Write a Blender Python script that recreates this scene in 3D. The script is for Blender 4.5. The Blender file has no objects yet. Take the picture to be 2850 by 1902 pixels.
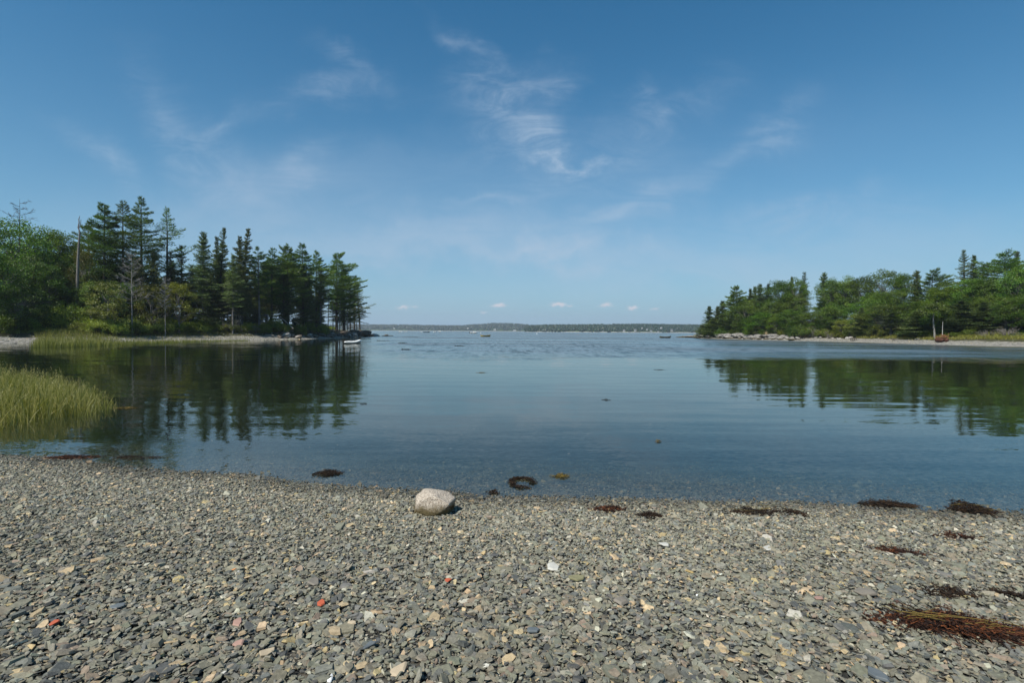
import bpy, math, random
import numpy as np
from mathutils import Vector, Matrix

# ---------------------------------------------------------------- camera
scene = bpy.context.scene
COL = scene.collection
W0, H0, FPX = 2850.0, 1902.0, 1425.0          # photograph size and focal length in its pixels
EYE = 2.1                                      # eye height over the water
PITCH, ROLL = 29.0 / FPX, 0.006
cf = Vector((0, math.cos(PITCH), -math.sin(PITCH)))
u0 = Vector((0, math.sin(PITCH), math.cos(PITCH)))
r0 = Vector((1, 0, 0))
cr = r0 * math.cos(ROLL) + u0 * math.sin(ROLL)
cu = u0 * math.cos(ROLL) - r0 * math.sin(ROLL)
cam_d = bpy.data.cameras.new('camera')
cam_d.lens = 18.0; cam_d.sensor_width = 36.0
cam_d.clip_start = 0.05; cam_d.clip_end = 20000
cam = bpy.data.objects.new('camera', cam_d); COL.objects.link(cam)
m = Matrix((cr, cu, -cf)).transposed().to_4x4(); m.translation = (0, 0, EYE)
cam.matrix_world = m
scene.camera = cam

HAZE_D = 0.00016
# ---------------------------------------------------------------- render and exposure
scene.view_settings.view_transform = 'Standard'
scene.view_settings.look = 'None'
scene.view_settings.exposure = 0.12
scene.view_settings.gamma = 1.0
scene.render.engine = 'CYCLES'
cy = scene.cycles
cy.max_bounces = 6; cy.diffuse_bounces = 2; cy.glossy_bounces = 3; cy.transmission_bounces = 4
cy.transparent_max_bounces = 8; cy.volume_bounces = 0
cy.use_denoising = True; cy.denoiser = 'OPENIMAGEDENOISE'; cy.denoising_input_passes = 'RGB_ALBEDO_NORMAL'; cy.denoising_prefilter = 'ACCURATE'
cy.caustics_reflective = False; cy.caustics_refractive = False

# ---------------------------------------------------------------- node helper
class NT:
    def __init__(s, nt):
        s.nt = nt; s.N = nt.nodes; s.L = nt.links
    def n(s, typ, ins=None, **props):
        nd = s.N.new(typ)
        for k, v in props.items(): setattr(nd, k, v)
        for k, v in (ins or {}).items():
            s.put(nd.inputs[k], v)
        return nd
    def put(s, sock, v):
        if isinstance(v, bpy.types.NodeSocket): s.L.new(v, sock)
        elif isinstance(v, bpy.types.Node): s.L.new(v.outputs[0], sock)
        else: sock.default_value = v
    def math(s, op, a, b=0.0, c=0.0, clamp=False):
        nd = s.N.new('ShaderNodeMath'); nd.operation = op; nd.use_clamp = clamp
        s.put(nd.inputs[0], a); s.put(nd.inputs[1], b)
        if op in ('MULTIPLY_ADD', 'SMOOTH_MIN', 'WRAP'): s.put(nd.inputs[2], c)
        return nd.outputs[0]
    def vmath(s, op, a, b=(0, 0, 0)):
        nd = s.N.new('ShaderNodeVectorMath'); nd.operation = op
        s.put(nd.inputs[0], a); s.put(nd.inputs[1], b)
        return nd.outputs[0]
    def mix(s, f, a, b, mode='MIX'):
        nd = s.N.new('ShaderNodeMix'); nd.data_type = 'RGBA'; nd.blend_type = mode
        s.put(nd.inputs[0], f); s.put(nd.inputs[6], a); s.put(nd.inputs[7], b)
        return nd.outputs[2]
    def noise(s, vec, scale, detail=3, rough=0.5, dist=0.0):
        nd = s.n('ShaderNodeTexNoise', {'Scale': scale, 'Detail': detail, 'Roughness': rough, 'Distortion': dist})
        if vec is not None: s.put(nd.inputs['Vector'], vec)
        return nd
    def ramp(s, f, stops):
        nd = s.N.new('ShaderNodeValToRGB'); s.put(nd.inputs[0], f)
        e = nd.color_ramp.elements
        while len(e) < len(stops): e.new(0.5)
        for i, (p, c) in enumerate(stops):
            e[i].position = p; e[i].color = (*c, 1) if len(c) == 3 else c
        return nd.outputs[0]
    def mrange(s, v, a, b, c=0.0, d=1.0, smooth=True):
        nd = s.N.new('ShaderNodeMapRange'); nd.interpolation_type = 'SMOOTHSTEP' if smooth else 'LINEAR'
        for i, x in enumerate((v, a, b, c, d)): s.put(nd.inputs[i], x)
        return nd.outputs[0]

# ---------------------------------------------------------------- sun and sky
SUN_EL = math.radians(52); SUN_AZ = math.radians(-140)      # azimuth from +Y towards +X
sdir = Vector((math.sin(SUN_AZ) * math.cos(SUN_EL), math.cos(SUN_AZ) * math.cos(SUN_EL), math.sin(SUN_EL)))
sl = bpy.data.lights.new('sun', 'SUN'); sl.energy = 5.0; sl.angle = math.radians(0.53); sl.color = (1.0, 0.95, 0.86)
so = bpy.data.objects.new('sun', sl); COL.objects.link(so)
so.rotation_euler = (-sdir).to_track_quat('-Z', 'Y').to_euler()

world = bpy.data.worlds.new('World'); scene.world = world; world.use_nodes = True
w = NT(world.node_tree); w.N.clear()
sky = w.n('ShaderNodeTexSky', sky_type='NISHITA')
sky.sun_disc = False; sky.sun_elevation = SUN_EL; sky.sun_rotation = SUN_AZ
sky.altitude = 0; sky.air_density = 1.0; sky.dust_density = 0.6; sky.ozone_density = 2.5
tc = w.n('ShaderNodeTexCoord')
sep = w.n('ShaderNodeSeparateXYZ', {0: tc.outputs['Generated']})
ysafe = w.math('MAXIMUM', sep.outputs[1], 0.02)
ga = w.math('DIVIDE', sep.outputs[0], ysafe); gb = w.math('DIVIDE', sep.outputs[2], ysafe)
gno = w.n('ShaderNodeCombineXYZ', {0: ga, 1: gb})
front = w.mrange(sep.outputs[1], 0.1, 0.3)
# warp so that the wisps have torn edges
wn = w.noise(gno.outputs[0], 5.0, 5, 0.6)
warp = w.vmath('SCALE', w.vmath('SUBTRACT', wn.outputs['Color'], (0.5, 0.5, 0.5))); warp.node.inputs[3].default_value = 0.22
gw = w.vmath('ADD', gno.outputs[0], warp)
def blob(px, py, rx, ry, rot, amp, vec=gw):
    mp = w.n('ShaderNodeMapping', {'Vector': vec, 'Location': ((px - 1425) / FPX, (922 - py) / FPX, 0),
             'Rotation': (0, 0, math.radians(rot)), 'Scale': (rx / FPX, ry / FPX, 1)}, vector_type='TEXTURE')
    g = w.n('ShaderNodeTexGradient', {0: mp.outputs[0]}, gradient_type='QUADRATIC_SPHERE')
    return w.math('MULTIPLY', g.outputs['Fac'], amp)
tot = None
for b in ((1375, 300, 230, 170, -15, .46), (1500, 395, 190, 95, -55, .40), (1600, 452, 170, 32, -2, .62), (1520, 430, 110, 60, -30, .4),
          (1520, 240, 150, 110, 70, .45), (900, 250, 270, 90, 10, .28), (1000, 170, 260, 70, -30, .25), (570, 450, 420, 150, -55, .24),
          (430, 300, 300, 110, -60, .16), (640, 340, 220, 90, 45, .18), (860, 500, 240, 90, 60, .2), (2140, 375, 230, 100, 30, .26),
          (1820, 218, 90, 60, 60, .2), (1850, 300, 330, 120, 25, .25), (1780, 570, 480, 90, 25, .32), (1350, 560, 220, 40, 8, .32),
          (1290, 110, 200, 60, -40, .28), (2200, 620, 600, 110, 8, .28), (300, 460, 330, 90, -35, .26), (1570, 500, 520, 300, 0, .12)):
    v = blob(*b); tot = v if tot is None else w.math('ADD', tot, v)
st = w.n('ShaderNodeMapping', {'Vector': gno.outputs[0], 'Rotation': (0, 0, math.radians(28)), 'Scale': (1.6, 5.0, 1)})
fib = w.noise(st.outputs[0], 3.4, 12, 0.68, 0.9)
fibm = w.mrange(fib.outputs[0], 0.36, 0.70)
cir = w.math('MULTIPLY', tot, w.math('MULTIPLY_ADD', fibm, 1.15, 0.22))
veil = None
for b in ((1500, 705, 1200, 85, -1, .62), (1150, 650, 1300, 140, 3, .36), (1900, 770, 1500, 90, 2, .32), (700, 560, 1000, 220, 10, .32), (2500, 680, 1100, 220, 0, .28), (1700, 480, 1500, 260, 8, .14)):
    v = blob(*b); veil = v if veil is None else w.math('ADD', veil, v)
veil = w.math('MULTIPLY', veil, w.math('MULTIPLY_ADD', fib.outputs[0], 1.2, 0.3))
cir = w.math('MINIMUM', w.math('ADD', cir, veil), 0.8)
warp2 = w.vmath('SCALE', w.vmath('SUBTRACT', w.noise(gno.outputs[0], 55, 4, 0.6).outputs['Color'], (0.5, 0.5, 0.5))); warp2.node.inputs[3].default_value = 0.018
gw2 = w.vmath('ADD', gno.outputs[0], warp2)
cum = None
for b in ((1387, 849, 34, 10, 2, 1.6), (1552, 848, 34, 9, 0, 1.6), (1684, 847, 32, 10, 3, 1.2), (1760, 856, 26, 9, 0, 1.4), (1120, 858, 26, 9, 0, .9),
          (1150, 855, 20, 7, 0, .6), (1346, 869, 18, 7, 0, .8), (1820, 858, 18, 6, 0, .7), (1585, 849, 18, 6, 0, .7)):
    v = blob(*b, vec=gw2); cum = v if cum is None else w.math('ADD', cum, v)
cum = w.math('MINIMUM', cum, 0.75)
hs = w.n('ShaderNodeHueSaturation', {'Hue': 0.486, 'Saturation': 1.36, 'Value': 1.0, 'Color': sky.outputs[0]})
SKYTINT = w.n('ShaderNodeMix', data_type='RGBA', blend_type='MULTIPLY')
w.put(SKYTINT.inputs[0], 1.0); w.put(SKYTINT.inputs[6], hs.outputs[0]); SKYTINT.inputs[7].default_value = (0.66, 1.02, 1.10, 1)
elev = w.math('MAXIMUM', sep.outputs[2], 0.0)
low = w.math('POWER', 2.718, w.math('MULTIPLY', elev, -5.5))
skyc = w.mix(w.math('MULTIPLY', low, 0.92), SKYTINT.outputs[2], (3.7, 5.4, 7.35, 1))
c1 = w.mix(w.math('MULTIPLY', cir, front), skyc, (4.9, 6.1, 7.6, 1))
c2 = w.mix(w.math('MULTIPLY', cum, front), c1, (8.0, 7.6, 8.2, 1))
bg = w.n('ShaderNodeBackground', {'Color': c2, 'Strength': 0.088})
wo = w.n('ShaderNodeOutputWorld'); w.L.new(bg.outputs[0], wo.inputs[0])

# ---------------------------------------------------------------- geometry helpers
def ray(px, py):
    d = cf * FPX + cr * (px - W0 / 2) + cu * (H0 / 2 - py)
    return d / d.y
def G(px, py, z=0.0):                       # photo pixel -> point on the level z
    d = ray(px, py); t = (z - EYE) / d.z
    return Vector((d.x * t, d.y * t, z))
def atY(px, py, Y):                         # photo pixel -> point at distance Y
    d = ray(px, py); return Vector((d.x * Y, Y, EYE + d.z * Y))

class MB:
    """collects numpy vertices and faces, builds ONE mesh"""
    def __init__(s): s.V = []; s.F3 = []; s.F4 = []; s.R = []; s.C = []; s.n = 0; s.sm = []
    def add(s, v, f, rnd=0.5, col=None):
        v = np.asarray(v, dtype=np.float64); f = np.asarray(f, dtype=np.int64)
        (s.F3 if f.shape[1] == 3 else s.F4).append(f + s.n)
        s.V.append(v); s.n += len(v)
        s.R.append(np.broadcast_to(np.asarray(rnd, dtype=np.float32), (len(v),)))
        if col is not None: s.C.append(col)
    def mesh(s, name, mat, smooth=False):
        V = np.concatenate(s.V); me = bpy.data.meshes.new(name)
        F3 = np.concatenate(s.F3) if s.F3 else np.zeros((0, 3), int)
        F4 = np.concatenate(s.F4) if s.F4 else np.zeros((0, 4), int)
        me.vertices.add(len(V)); me.vertices.foreach_set('co', V.astype(np.float32).ravel())
        li = np.concatenate([F3.ravel(), F4.ravel()]).astype(np.int32)
        me.loops.add(len(li)); me.loops.foreach_set('vertex_index', li)
        ls = np.concatenate([np.arange(len(F3)) * 3, len(F3) * 3 + np.arange(len(F4)) * 4]).astype(np.int32)
        me.polygons.add(len(ls)); me.polygons.foreach_set('loop_start', ls)
        me.polygons.foreach_set('use_smooth', np.full(len(ls), bool(smooth)))
        a = me.attributes.new('rnd', 'FLOAT', 'POINT'); a.data.foreach_set('value', np.concatenate(s.R).astype(np.float32))
        if s.C:
            a = me.attributes.new('tone', 'FLOAT_COLOR', 'POINT')
            c = np.concatenate(s.C); c = np.concatenate([c, np.ones((len(c), 1))], 1)
            a.data.foreach_set('color', c.astype(np.float32).ravel())
        me.update(calc_edges=True); me.validate()
        me.materials.append(mat)
        return me
    def build(s, name, mat, parent=None, smooth=False):
        o = bpy.data.objects.new(name, s.mesh(name, mat, smooth)); COL.objects.link(o)
        if parent is not None: o.parent = parent
        return o

def tag(o, label=None, cat=None, group=None, kind=None):
    if label: o['label'] = label
    if cat: o['category'] = cat
    if group: o['group'] = group
    if kind: o['kind'] = kind
    return o
def empty(name, loc, rz=0.0, label=None, cat=None, group=None, scale=None):
    o = bpy.data.objects.new(name, None); COL.objects.link(o)
    o.location = loc; o.rotation_euler = (0, 0, rz); o.empty_display_size = 0.3
    if scale is not None: o.scale = scale
    return tag(o, label, cat, group)
def copy_tree(o, parent=None):
    c = o.copy(); COL.objects.link(c)
    if parent is not None: c.parent = parent
    for ch in o.children: copy_tree(ch, c)
    return c

def nrm(v):
    return v / np.maximum(np.linalg.norm(v, axis=-1, keepdims=True), 1e-9)
def tube(mb, pts, rad, sides=5, rnd=0.5, cap=False):
    pts = np.asarray(pts, float); rad = np.broadcast_to(np.asarray(rad, float), (len(pts),))
    t = nrm(np.gradient(pts, axis=0))
    ref = np.array([0., 0, 1]) if abs(t[0, 2]) < 0.9 else np.array([1., 0, 0])
    a = nrm(np.cross(t, ref)); b = np.cross(t, a)
    th = np.arange(sides) * 2 * np.pi / sides
    ring = a[:, None] * np.cos(th)[None, :, None] + b[:, None] * np.sin(th)[None, :, None]
    v = (pts[:, None] + ring * rad[:, None, None]).reshape(-1, 3)
    n = len(pts); i = np.arange(n - 1)[:, None] * sides; j = np.arange(sides)[None]
    k = (j + 1) % sides
    f = np.stack([i + j, i + k, i + k + sides, i + j + sides], -1).reshape(-1, 4)
    mb.add(v, f, rnd)
    if cap:
        for e, s0 in ((0, -1), (n - 1, 1)):
            base = np.concatenate([v[e * sides:(e + 1) * sides], pts[e:e + 1]])
            fs = [(q, (q + 1) % sides, sides) if s0 > 0 else ((q + 1) % sides, q, sides) for q in range(sides)]
            mb.add(base, fs, rnd)
def box(mb, lo, hi, rnd=0.5, M=None):
    lo = np.array(lo, float); hi = np.array(hi, float)
    v = np.array([[x, y, z] for x in (lo[0], hi[0]) for y in (lo[1], hi[1]) for z in (lo[2], hi[2])])
    if M is not None: v = np.array([M @ Vector(p) for p in v])
    mb.add(v, [(0, 1, 3, 2), (4, 6, 7, 5), (0, 4, 5, 1), (2, 3, 7, 6), (0, 2, 6, 4), (1, 5, 7, 3)], rnd)
def cards(mb, pos, d, length, width, rng, rnd=None, nbias=None):
    """diamond shaped leaves / needle bunches"""
    n = len(pos); d = nrm(d)
    q = rng.normal(size=(n, 3))
    if nbias is not None: q = q * 0.75 + nbias
    side = nrm(np.cross(d, q))
    L = np.broadcast_to(np.asarray(length, float), (n,))[:, None]; Wd = np.broadcast_to(np.asarray(width, float), (n,))[:, None]
    v = np.stack([pos, pos + d * L * 0.45 + side * Wd * 0.5, pos + d * L, pos + d * L * 0.45 - side * Wd * 0.5], 1).reshape(-1, 3)
    f = np.arange(n * 4).reshape(-1, 4)
    r = rng.random(n) if rnd is None else rnd
    mb.add(v, f, np.repeat(r, 4))

def vnoise(p, seed=0, octaves=3):
    """cheap value noise, p (n,2|3)"""
    p = np.asarray(p, float); out = np.zeros(len(p)); amp = 1.0; tot_ = 0
    for o in range(octaves):
        q = p * (2 ** o) + seed * 17.31 + o * 5.17
        i = np.floor(q).astype(np.int64); f = q - i; f = f * f * (3 - 2 * f)
        dim = p.shape[1]; acc = np.zeros(len(p))
        for c in range(2 ** dim):
            b = np.array([(c >> k) & 1 for k in range(dim)]); ii = i + b
            h = np.zeros(len(p), dtype=np.uint64)
            for k in range(dim): h = h * np.uint64(0x9E3779B1) + (ii[:, k] + 100003).astype(np.uint64) * np.uint64([73856093, 19349663, 83492791][k])
            h ^= h >> np.uint64(13); h = h * np.uint64(0x5bd1e995); h ^= h >> np.uint64(15)
            val = (h % np.uint64(65536)).astype(float) / 65535.0
            wgt = np.prod(np.where(b == 1, f, 1 - f), axis=1)
            acc += val * wgt
        out += acc * amp; tot_ += amp; amp *= 0.5
    return out / tot_ * 2 - 1

# ---------------------------------------------------------------- terrain
near_px = [(0,1279),(90,1281),(160,1290),(230,1297),(300,1310),(430,1322),(520,1325),(600,1329),(700,1335),(740,1347),(860,1359),(960,1368),
           (1060,1373),(1150,1378),(1250,1381),(1300,1393),(1350,1400),(1420,1395),(1500,1398),(1600,1402),(1700,1404),(1800,1403),(1900,1409),
           (2000,1413),(2100,1412),(2200,1411),(2300,1415),(2400,1424),(2500,1431),(2600,1437),(2700,1440),(2850,1443)]
NEAR = [tuple(G(x, y).xy) for x, y in near_px]
NEAR = [(-3600, -60), (-60, 12), (-30, 10), (-14, 8.7)] + NEAR + [(10, 5.6), (40, 4), (200, -10), (3600, -60), (3600, -3600), (-3600, -3600)]
LEFT = [tuple(G(x, y).xy) for x, y in ((-300, 975), (0, 958), (110, 955), (300, 954), (450, 950), (600, 948), (720, 947), (830, 945), (960, 941))]
LEFT = [(-3600, 40), (-300, 40), (-120, 50)] + LEFT + [(-45.5, 150), (-48, 168), (-56, 182), (-75, 182), (-84, 176), (-120, 215), (-220, 260), (-3600, 400)]
RIGHT = [tuple(G(x, y).xy) for x, y in ((1905, 940), (1950, 942), (2050, 945), (2200, 949), (2300, 951), (2400, 954), (2600, 960), (2850, 966), (3100, 974))]
RIGHT = [(72, 212), (66, 204)] + RIGHT + [(120, 50), (300, 30), (3600, 20), (3600, 400), (300, 330), (150, 260), (95, 225)]
def sdf(P, poly):
    poly = np.array(poly); A = poly; B = np.roll(poly, -1, axis=0)
    best = np.full(len(P), 1e18); inside = np.zeros(len(P), bool)
    for a, b in zip(A, B):
        ab = b - a; t = np.clip(((P - a) @ ab) / (ab @ ab), 0, 1)
        d = ((P - a - t[:, None] * ab) ** 2).sum(1); best = np.minimum(best, d)
        c = (a[1] > P[:, 1]) != (b[1] > P[:, 1])
        xi = a[0] + (P[:, 1] - a[1]) * (b[0] - a[0]) / (b[1] - a[1] + 1e-12)
        inside ^= c & (P[:, 0] < xi)
    return np.sqrt(best) * np.where(inside, 1, -1)
def height(P):
    P = np.asarray(P, float).reshape(-1, 2)
    n1 = vnoise(P / 9, 1); n2 = vnoise(P / 2.2, 2)
    dn = sdf(P, NEAR); dl = sdf(P, LEFT); dr = sdf(P, RIGHT)
    zn = np.interp(dn, [-300, -60, -15, -5, -1.2, 0, 1.2, 7, 30, 200], [-8, -6, -1.9, -.62, -.11, 0, .10, .52, 2, 8])
    zn = zn + np.clip(dn, 0, 3) / 3 * n2 * 0.02
    wl = np.clip(np.abs(dl) / 12, 0, 1)
    zl = np.interp(dl + n1 * 1.5 * wl, [-300, -60, -12, 0, 6.5, 8, 14, 30, 80], [-8, -6, -1.0, 0, .55, 1.25, 2.0, 3.0, 5.0])
    za = np.interp(dl + n1 * 1.2 * wl, [-300, -60, -12, 0, 4.5, 9, 11, 16, 30, 80], [-8, -6, -1.0, 0, .62, 1.45, 1.9, 3.0, 5.6, 8.0])
    zb = np.interp(dl + n1 * 1.0 * wl, [-300, -60, -12, 0, 4.0, 5.5, 12, 30, 80], [-8, -6, -1.2, 0, .6, 1.9, 2.9, 4.5, 6.0])
    q_ = np.clip((P[:, 1] - 104) / 22, 0, 1); zl = za * (1 - q_) + zb * q_
    zr = np.interp(dr + n1 * 1.5 * wl, [-300, -60, -10, 0, 6.5, 8.5, 14, 32, 80], [-8, -6, -1.1, 0, .92, 1.6, 2.8, 6.0, 8.0])
    return np.maximum(np.maximum(zn, zl), zr)
def hz(x, y): return float(height([(x, y)])[0])

def axis_pts(lo, hi, c0, c1, st, gr):
    r = list(np.arange(c0, c1 + 1e-6, st)); s_ = st; x = c1
    while x < hi: s_ *= gr; x += s_; r.append(min(x, hi))
    s_ = st; x = c0
    while x > lo: s_ *= gr; x -= s_; r.insert(0, max(x, lo))
    return np.array(r)
def grid_mesh(xs, ys, zf, mb, rnd=0.5):
    X, Y = np.meshgrid(xs, ys); P = np.stack([X.ravel(), Y.ravel()], 1); Z = zf(P)
    nx, ny = len(xs), len(ys); i = np.arange(ny - 1)[:, None] * nx; j = np.arange(nx - 1)[None]
    f = np.stack([i + j, i + j + 1, i + j + nx + 1, i + j + nx], -1).reshape(-1, 4)
    mb.add(np.column_stack([P, Z]), f, rnd)

def newmat(name):
    mt = bpy.data.materials.new(name); mt.use_nodes = True; t = NT(mt.node_tree); t.N.clear()
    out = t.n('ShaderNodeOutputMaterial'); return mt, t, out
def pbsdf(t, out, color, rough=0.8, spec=0.3, normal=None, metallic=0.0):
    b = t.n('ShaderNodeBsdfPrincipled'); t.put(b.inputs['Base Color'], color); t.put(b.inputs['Roughness'], rough)
    t.put(b.inputs['Specular IOR Level'], spec); t.put(b.inputs['Metallic'], metallic)
    if normal is not None: t.put(b.inputs['Normal'], normal)
    t.L.new(b.outputs[0], out.inputs[0]); return b

# ground material: shingle on the beaches, brown litter and moss inland, mud and stones under water
MGROUND, t, out = newmat('shingle_and_soil')
geo = t.n('ShaderNodeNewGeometry'); pos = geo.outputs['Position']
sp = t.n('ShaderNodeSeparateXYZ', {0: pos})
vor = t.n('ShaderNodeTexVoronoi', {'Vector': pos, 'Scale': 16.0, 'Randomness': 1.0})
vs = t.n('ShaderNodeSeparateColor', {0: vor.outputs['Color']})
peb = t.ramp(vs.outputs[0], [(0, (.10, .105, .10)), (.35, (.17, .17, .155)), (.6, (.23, .21, .17)), (.85, (.33, .29, .22)), (1, (.42, .40, .36))])
crack = t.mrange(vor.outputs['Distance'], 0.25, 0.62, 1.0, 0.45)
peb = t.mix(1.0, peb, t.n('ShaderNodeCombineColor', {0: crack, 1: crack, 2: crack}).outputs[0], 'MULTIPLY')
farm = t.mrange(sp.outputs[1], 25, 50)
vor2 = t.n('ShaderNodeTexVoronoi', {'Vector': pos, 'Scale': 4.0})
vs2 = t.n('ShaderNodeSeparateColor', {0: vor2.outputs['Color']})
peb2 = t.ramp(vs2.outputs[0], [(0, (.15, .14, .125)), (.5, (.235, .22, .19)), (1, (.33, .31, .27))])
peb = t.mix(farm, peb, peb2)
big = t.noise(pos, 0.35, 4, 0.6)
mud = t.mix(t.mrange(big.outputs[0], .35, .65), (.13, .12, .075, 1), (.20, .18, .12, 1))
under = t.mrange(t.math('MULTIPLY_ADD', big.outputs[0], 0.12, sp.outputs[2]), -0.35, -0.05)
leftmud = t.mrange(t.math('MULTIPLY_ADD', sp.outputs[1], 0.45, sp.outputs[0]), -2.5, -0.8)
under = t.math('MULTIPLY', under, 1.0)
shore = t.mix(under, mud, peb)
soil = t.mix(t.mrange(t.noise(pos, 1.3, 5, 0.65).outputs[0], .4, .6), (.055, .045, .028, 1), (.055, .062, .022, 1))
inl = t.mrange(t.math('MULTIPLY_ADD', t.noise(pos, 0.8, 4).outputs[0], 0.6, sp.outputs[2]), 0.95, 1.15)
inl = t.math('MULTIPLY', inl, farm)
colr = t.mix(inl, shore, soil)
wetm = t.mrange(sp.outputs[2], -0.06, 0.02, 0.42, 1.0)
colr = t.mix(1.0, colr, t.n('ShaderNodeCombineColor', {0: wetm, 1: wetm, 2: wetm}).outputs[0], 'MULTIPLY')
gap_shade = t.mrange(sp.outputs[1], 12, 20, 0.45, 1.0)  # near ground darkened in colour, painting the shadowed gaps between the stones
colr = t.mix(1.0, colr, t.n('ShaderNodeCombineColor', {0: gap_shade, 1: gap_shade, 2: gap_shade}).outputs[0], 'MULTIPLY')
bmp = t.n('ShaderNodeBump', {'Strength': 0.8, 'Distance': 0.03, 'Height': vor.outputs['Distance']}, invert=True)
pbsdf(t, out, colr, 0.85, 0.2, bmp.outputs[0])

g = MB()
xs = axis_pts(-3600, 3600, -14, 14, 0.3, 1.024); ys = axis_pts(-3600, 3600, 0, 14, 0.3, 1.024)
ys = np.concatenate([axis_pts(-3600, 0, -3, 0, 1.0, 1.3)[:-1], ys[ys >= 0]])
grid_mesh(xs, ys, height, g)
tag(g.build('ground', MGROUND, smooth=True), kind='structure')

# ---------------------------------------------------------------- water
MWATER, t, out = newmat('sea_water')
geo = t.n('ShaderNodeNewGeometry'); pos = geo.outputs['Position']
sp = t.n('ShaderNodeSeparateXYZ', {0: pos})
lowf = t.noise(pos, 0.05, 3, 0.6).outputs[0]
yy = t.math('MULTIPLY_ADD', t.math('SUBTRACT', lowf, 0.5), 34.0, sp.outputs[1])
ratio = t.math('DIVIDE', sp.outputs[0], t.math('MAXIMUM', sp.outputs[1], 1.0))
# the breeze reaches the open bay but not the lee of the left shore
lee = t.mrange(t.math('MULTIPLY_ADD', lowf, 0.12, ratio), -0.30, -0.12)
breeze = t.math('MULTIPLY', t.mrange(yy, 35, 47), lee)
streak = t.mrange(t.noise(t.vmath('MULTIPLY', pos, (0.012, 0.045, 0)), 1.0, 3, 0.6).outputs[0], 0.40, 0.62, 0.45, 1.0)
breeze = t.math('MULTIPLY', breeze, streak)
# slopes of short wind ripples
nr = t.noise(t.vmath('MULTIPLY', pos, (1.8, .30, 0)), 1.0, 3, 0.65)
nr2 = t.noise(t.vmath('MULTIPLY', pos, (0.30, 0.07, 0)), 1.0, 3, 0.6)
sr = t.vmath('ADD', t.vmath('SUBTRACT', nr.outputs['Color'], (.5, .5, .5)), t.vmath('MULTIPLY', t.vmath('SUBTRACT', nr2.outputs['Color'], (.5, .5, .5)), (.35, .35, .35)))
sr_s = t.vmath('SCALE', sr); t.put(sr_s.node.inputs[3], t.math('MULTIPLY', breeze, 0.75))
# slopes of the faint long swell in the calm water
nc = t.noise(t.vmath('MULTIPLY', pos, (0.18, 1.5, 0)), 1.0, 2, 0.5, 0.4)
nc2 = t.noise(t.vmath('MULTIPLY', pos, (0.9, 6.0, 0)), 1.0, 2, 0.5)
nc3 = t.noise(t.vmath('MULTIPLY', pos, (9, 16, 0)), 1.0, 2, 0.6)
sc = t.vmath('SUBTRACT', nc.outputs['Color'], (.5, .5, .5))
sc_s = t.vmath('SCALE', sc); sc_s.node.inputs[3].default_value = 0.055
sd = t.vmath('SUBTRACT', nc2.outputs['Color'], (.5, .5, .5))
sd_s = t.vmath('SCALE', sd); sd_s.node.inputs[3].default_value = 0.030
se = t.vmath('SUBTRACT', nc3.outputs['Color'], (.5, .5, .5))
se_s = t.vmath('SCALE', se); t.put(se_s.node.inputs[3], t.mrange(sp.outputs[1], 6, 16, 0.085, 0.008))
sm_ = t.vmath('ADD', t.vmath('ADD', sr_s, se_s), t.vmath('ADD', sc_s, sd_s))
nv = t.vmath('NORMALIZE', t.vmath('ADD', t.vmath('MULTIPLY', sm_, (0.8, 1, 0)), (0, 0, 1)))
fr = t.n('ShaderNodeFresnel', {'IOR': 1.50, 'Normal': nv})
frb = t.math('MULTIPLY', fr.outputs[0], t.math('MULTIPLY_ADD', breeze, -0.30, 1.0))
gl = t.n('ShaderNodeBsdfGlossy', {'Color': (.96, .96, .92, 1), 'Roughness': t.math('MULTIPLY_ADD', breeze, 0.37, 0.03), 'Normal': nv})
tr = t.n('ShaderNodeBsdfTransparent', {'Color': (.92, .95, .94, 1)})
body = t.n('ShaderNodeBsdfDiffuse', {'Color': (.028, .040, .022, 1)})      # cloudy green body of the sea water
tb = t.n('ShaderNodeMixShader', {0: t.mrange(sp.outputs[1], 5.5, 14, 0.02, 0.45), 1: tr.outputs[0], 2: body.outputs[0]})
mx = t.n('ShaderNodeMixShader', {0: frb, 1: tb.outputs[0], 2: gl.outputs[0]})
t.L.new(mx.outputs[0], out.inputs['Surface'])
va = t.n('ShaderNodeVolumeAbsorption', {'Color': (.50, .58, .42, 1), 'Density': 1.5})
t.L.new(va.outputs[0], out.inputs['Volume'])
wb = MB(); box(wb, (-3550, -3500, -14), (3550, 3550, 0)); water = wb.build('water', MWATER); tag(water, kind='structure')

# ---------------------------------------------------------------- shingle
MSTONE, t, out = newmat('beach_stone')
at = t.n('ShaderNodeAttribute', attribute_name='tone')
geo = t.n('ShaderNodeNewGeometry')
n1 = t.noise(geo.outputs['Position'], 45, 4, 0.65)
v = t.mrange(n1.outputs[0], 0.3, 0.7, 0.78, 1.2)
colr = t.mix(1.0, at.outputs['Color'], t.n('ShaderNodeCombineColor', {0: v, 1: v, 2: v}).outputs[0], 'MULTIPLY')
bmp = t.n('ShaderNodeBump', {'Strength': 0.5, 'Distance': 0.004, 'Height': t.noise(geo.outputs['Position'], 160, 3, 0.6).outputs[0]})
pbsdf(t, out, colr, 0.72, 0.35, bmp.outputs[0])

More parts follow.
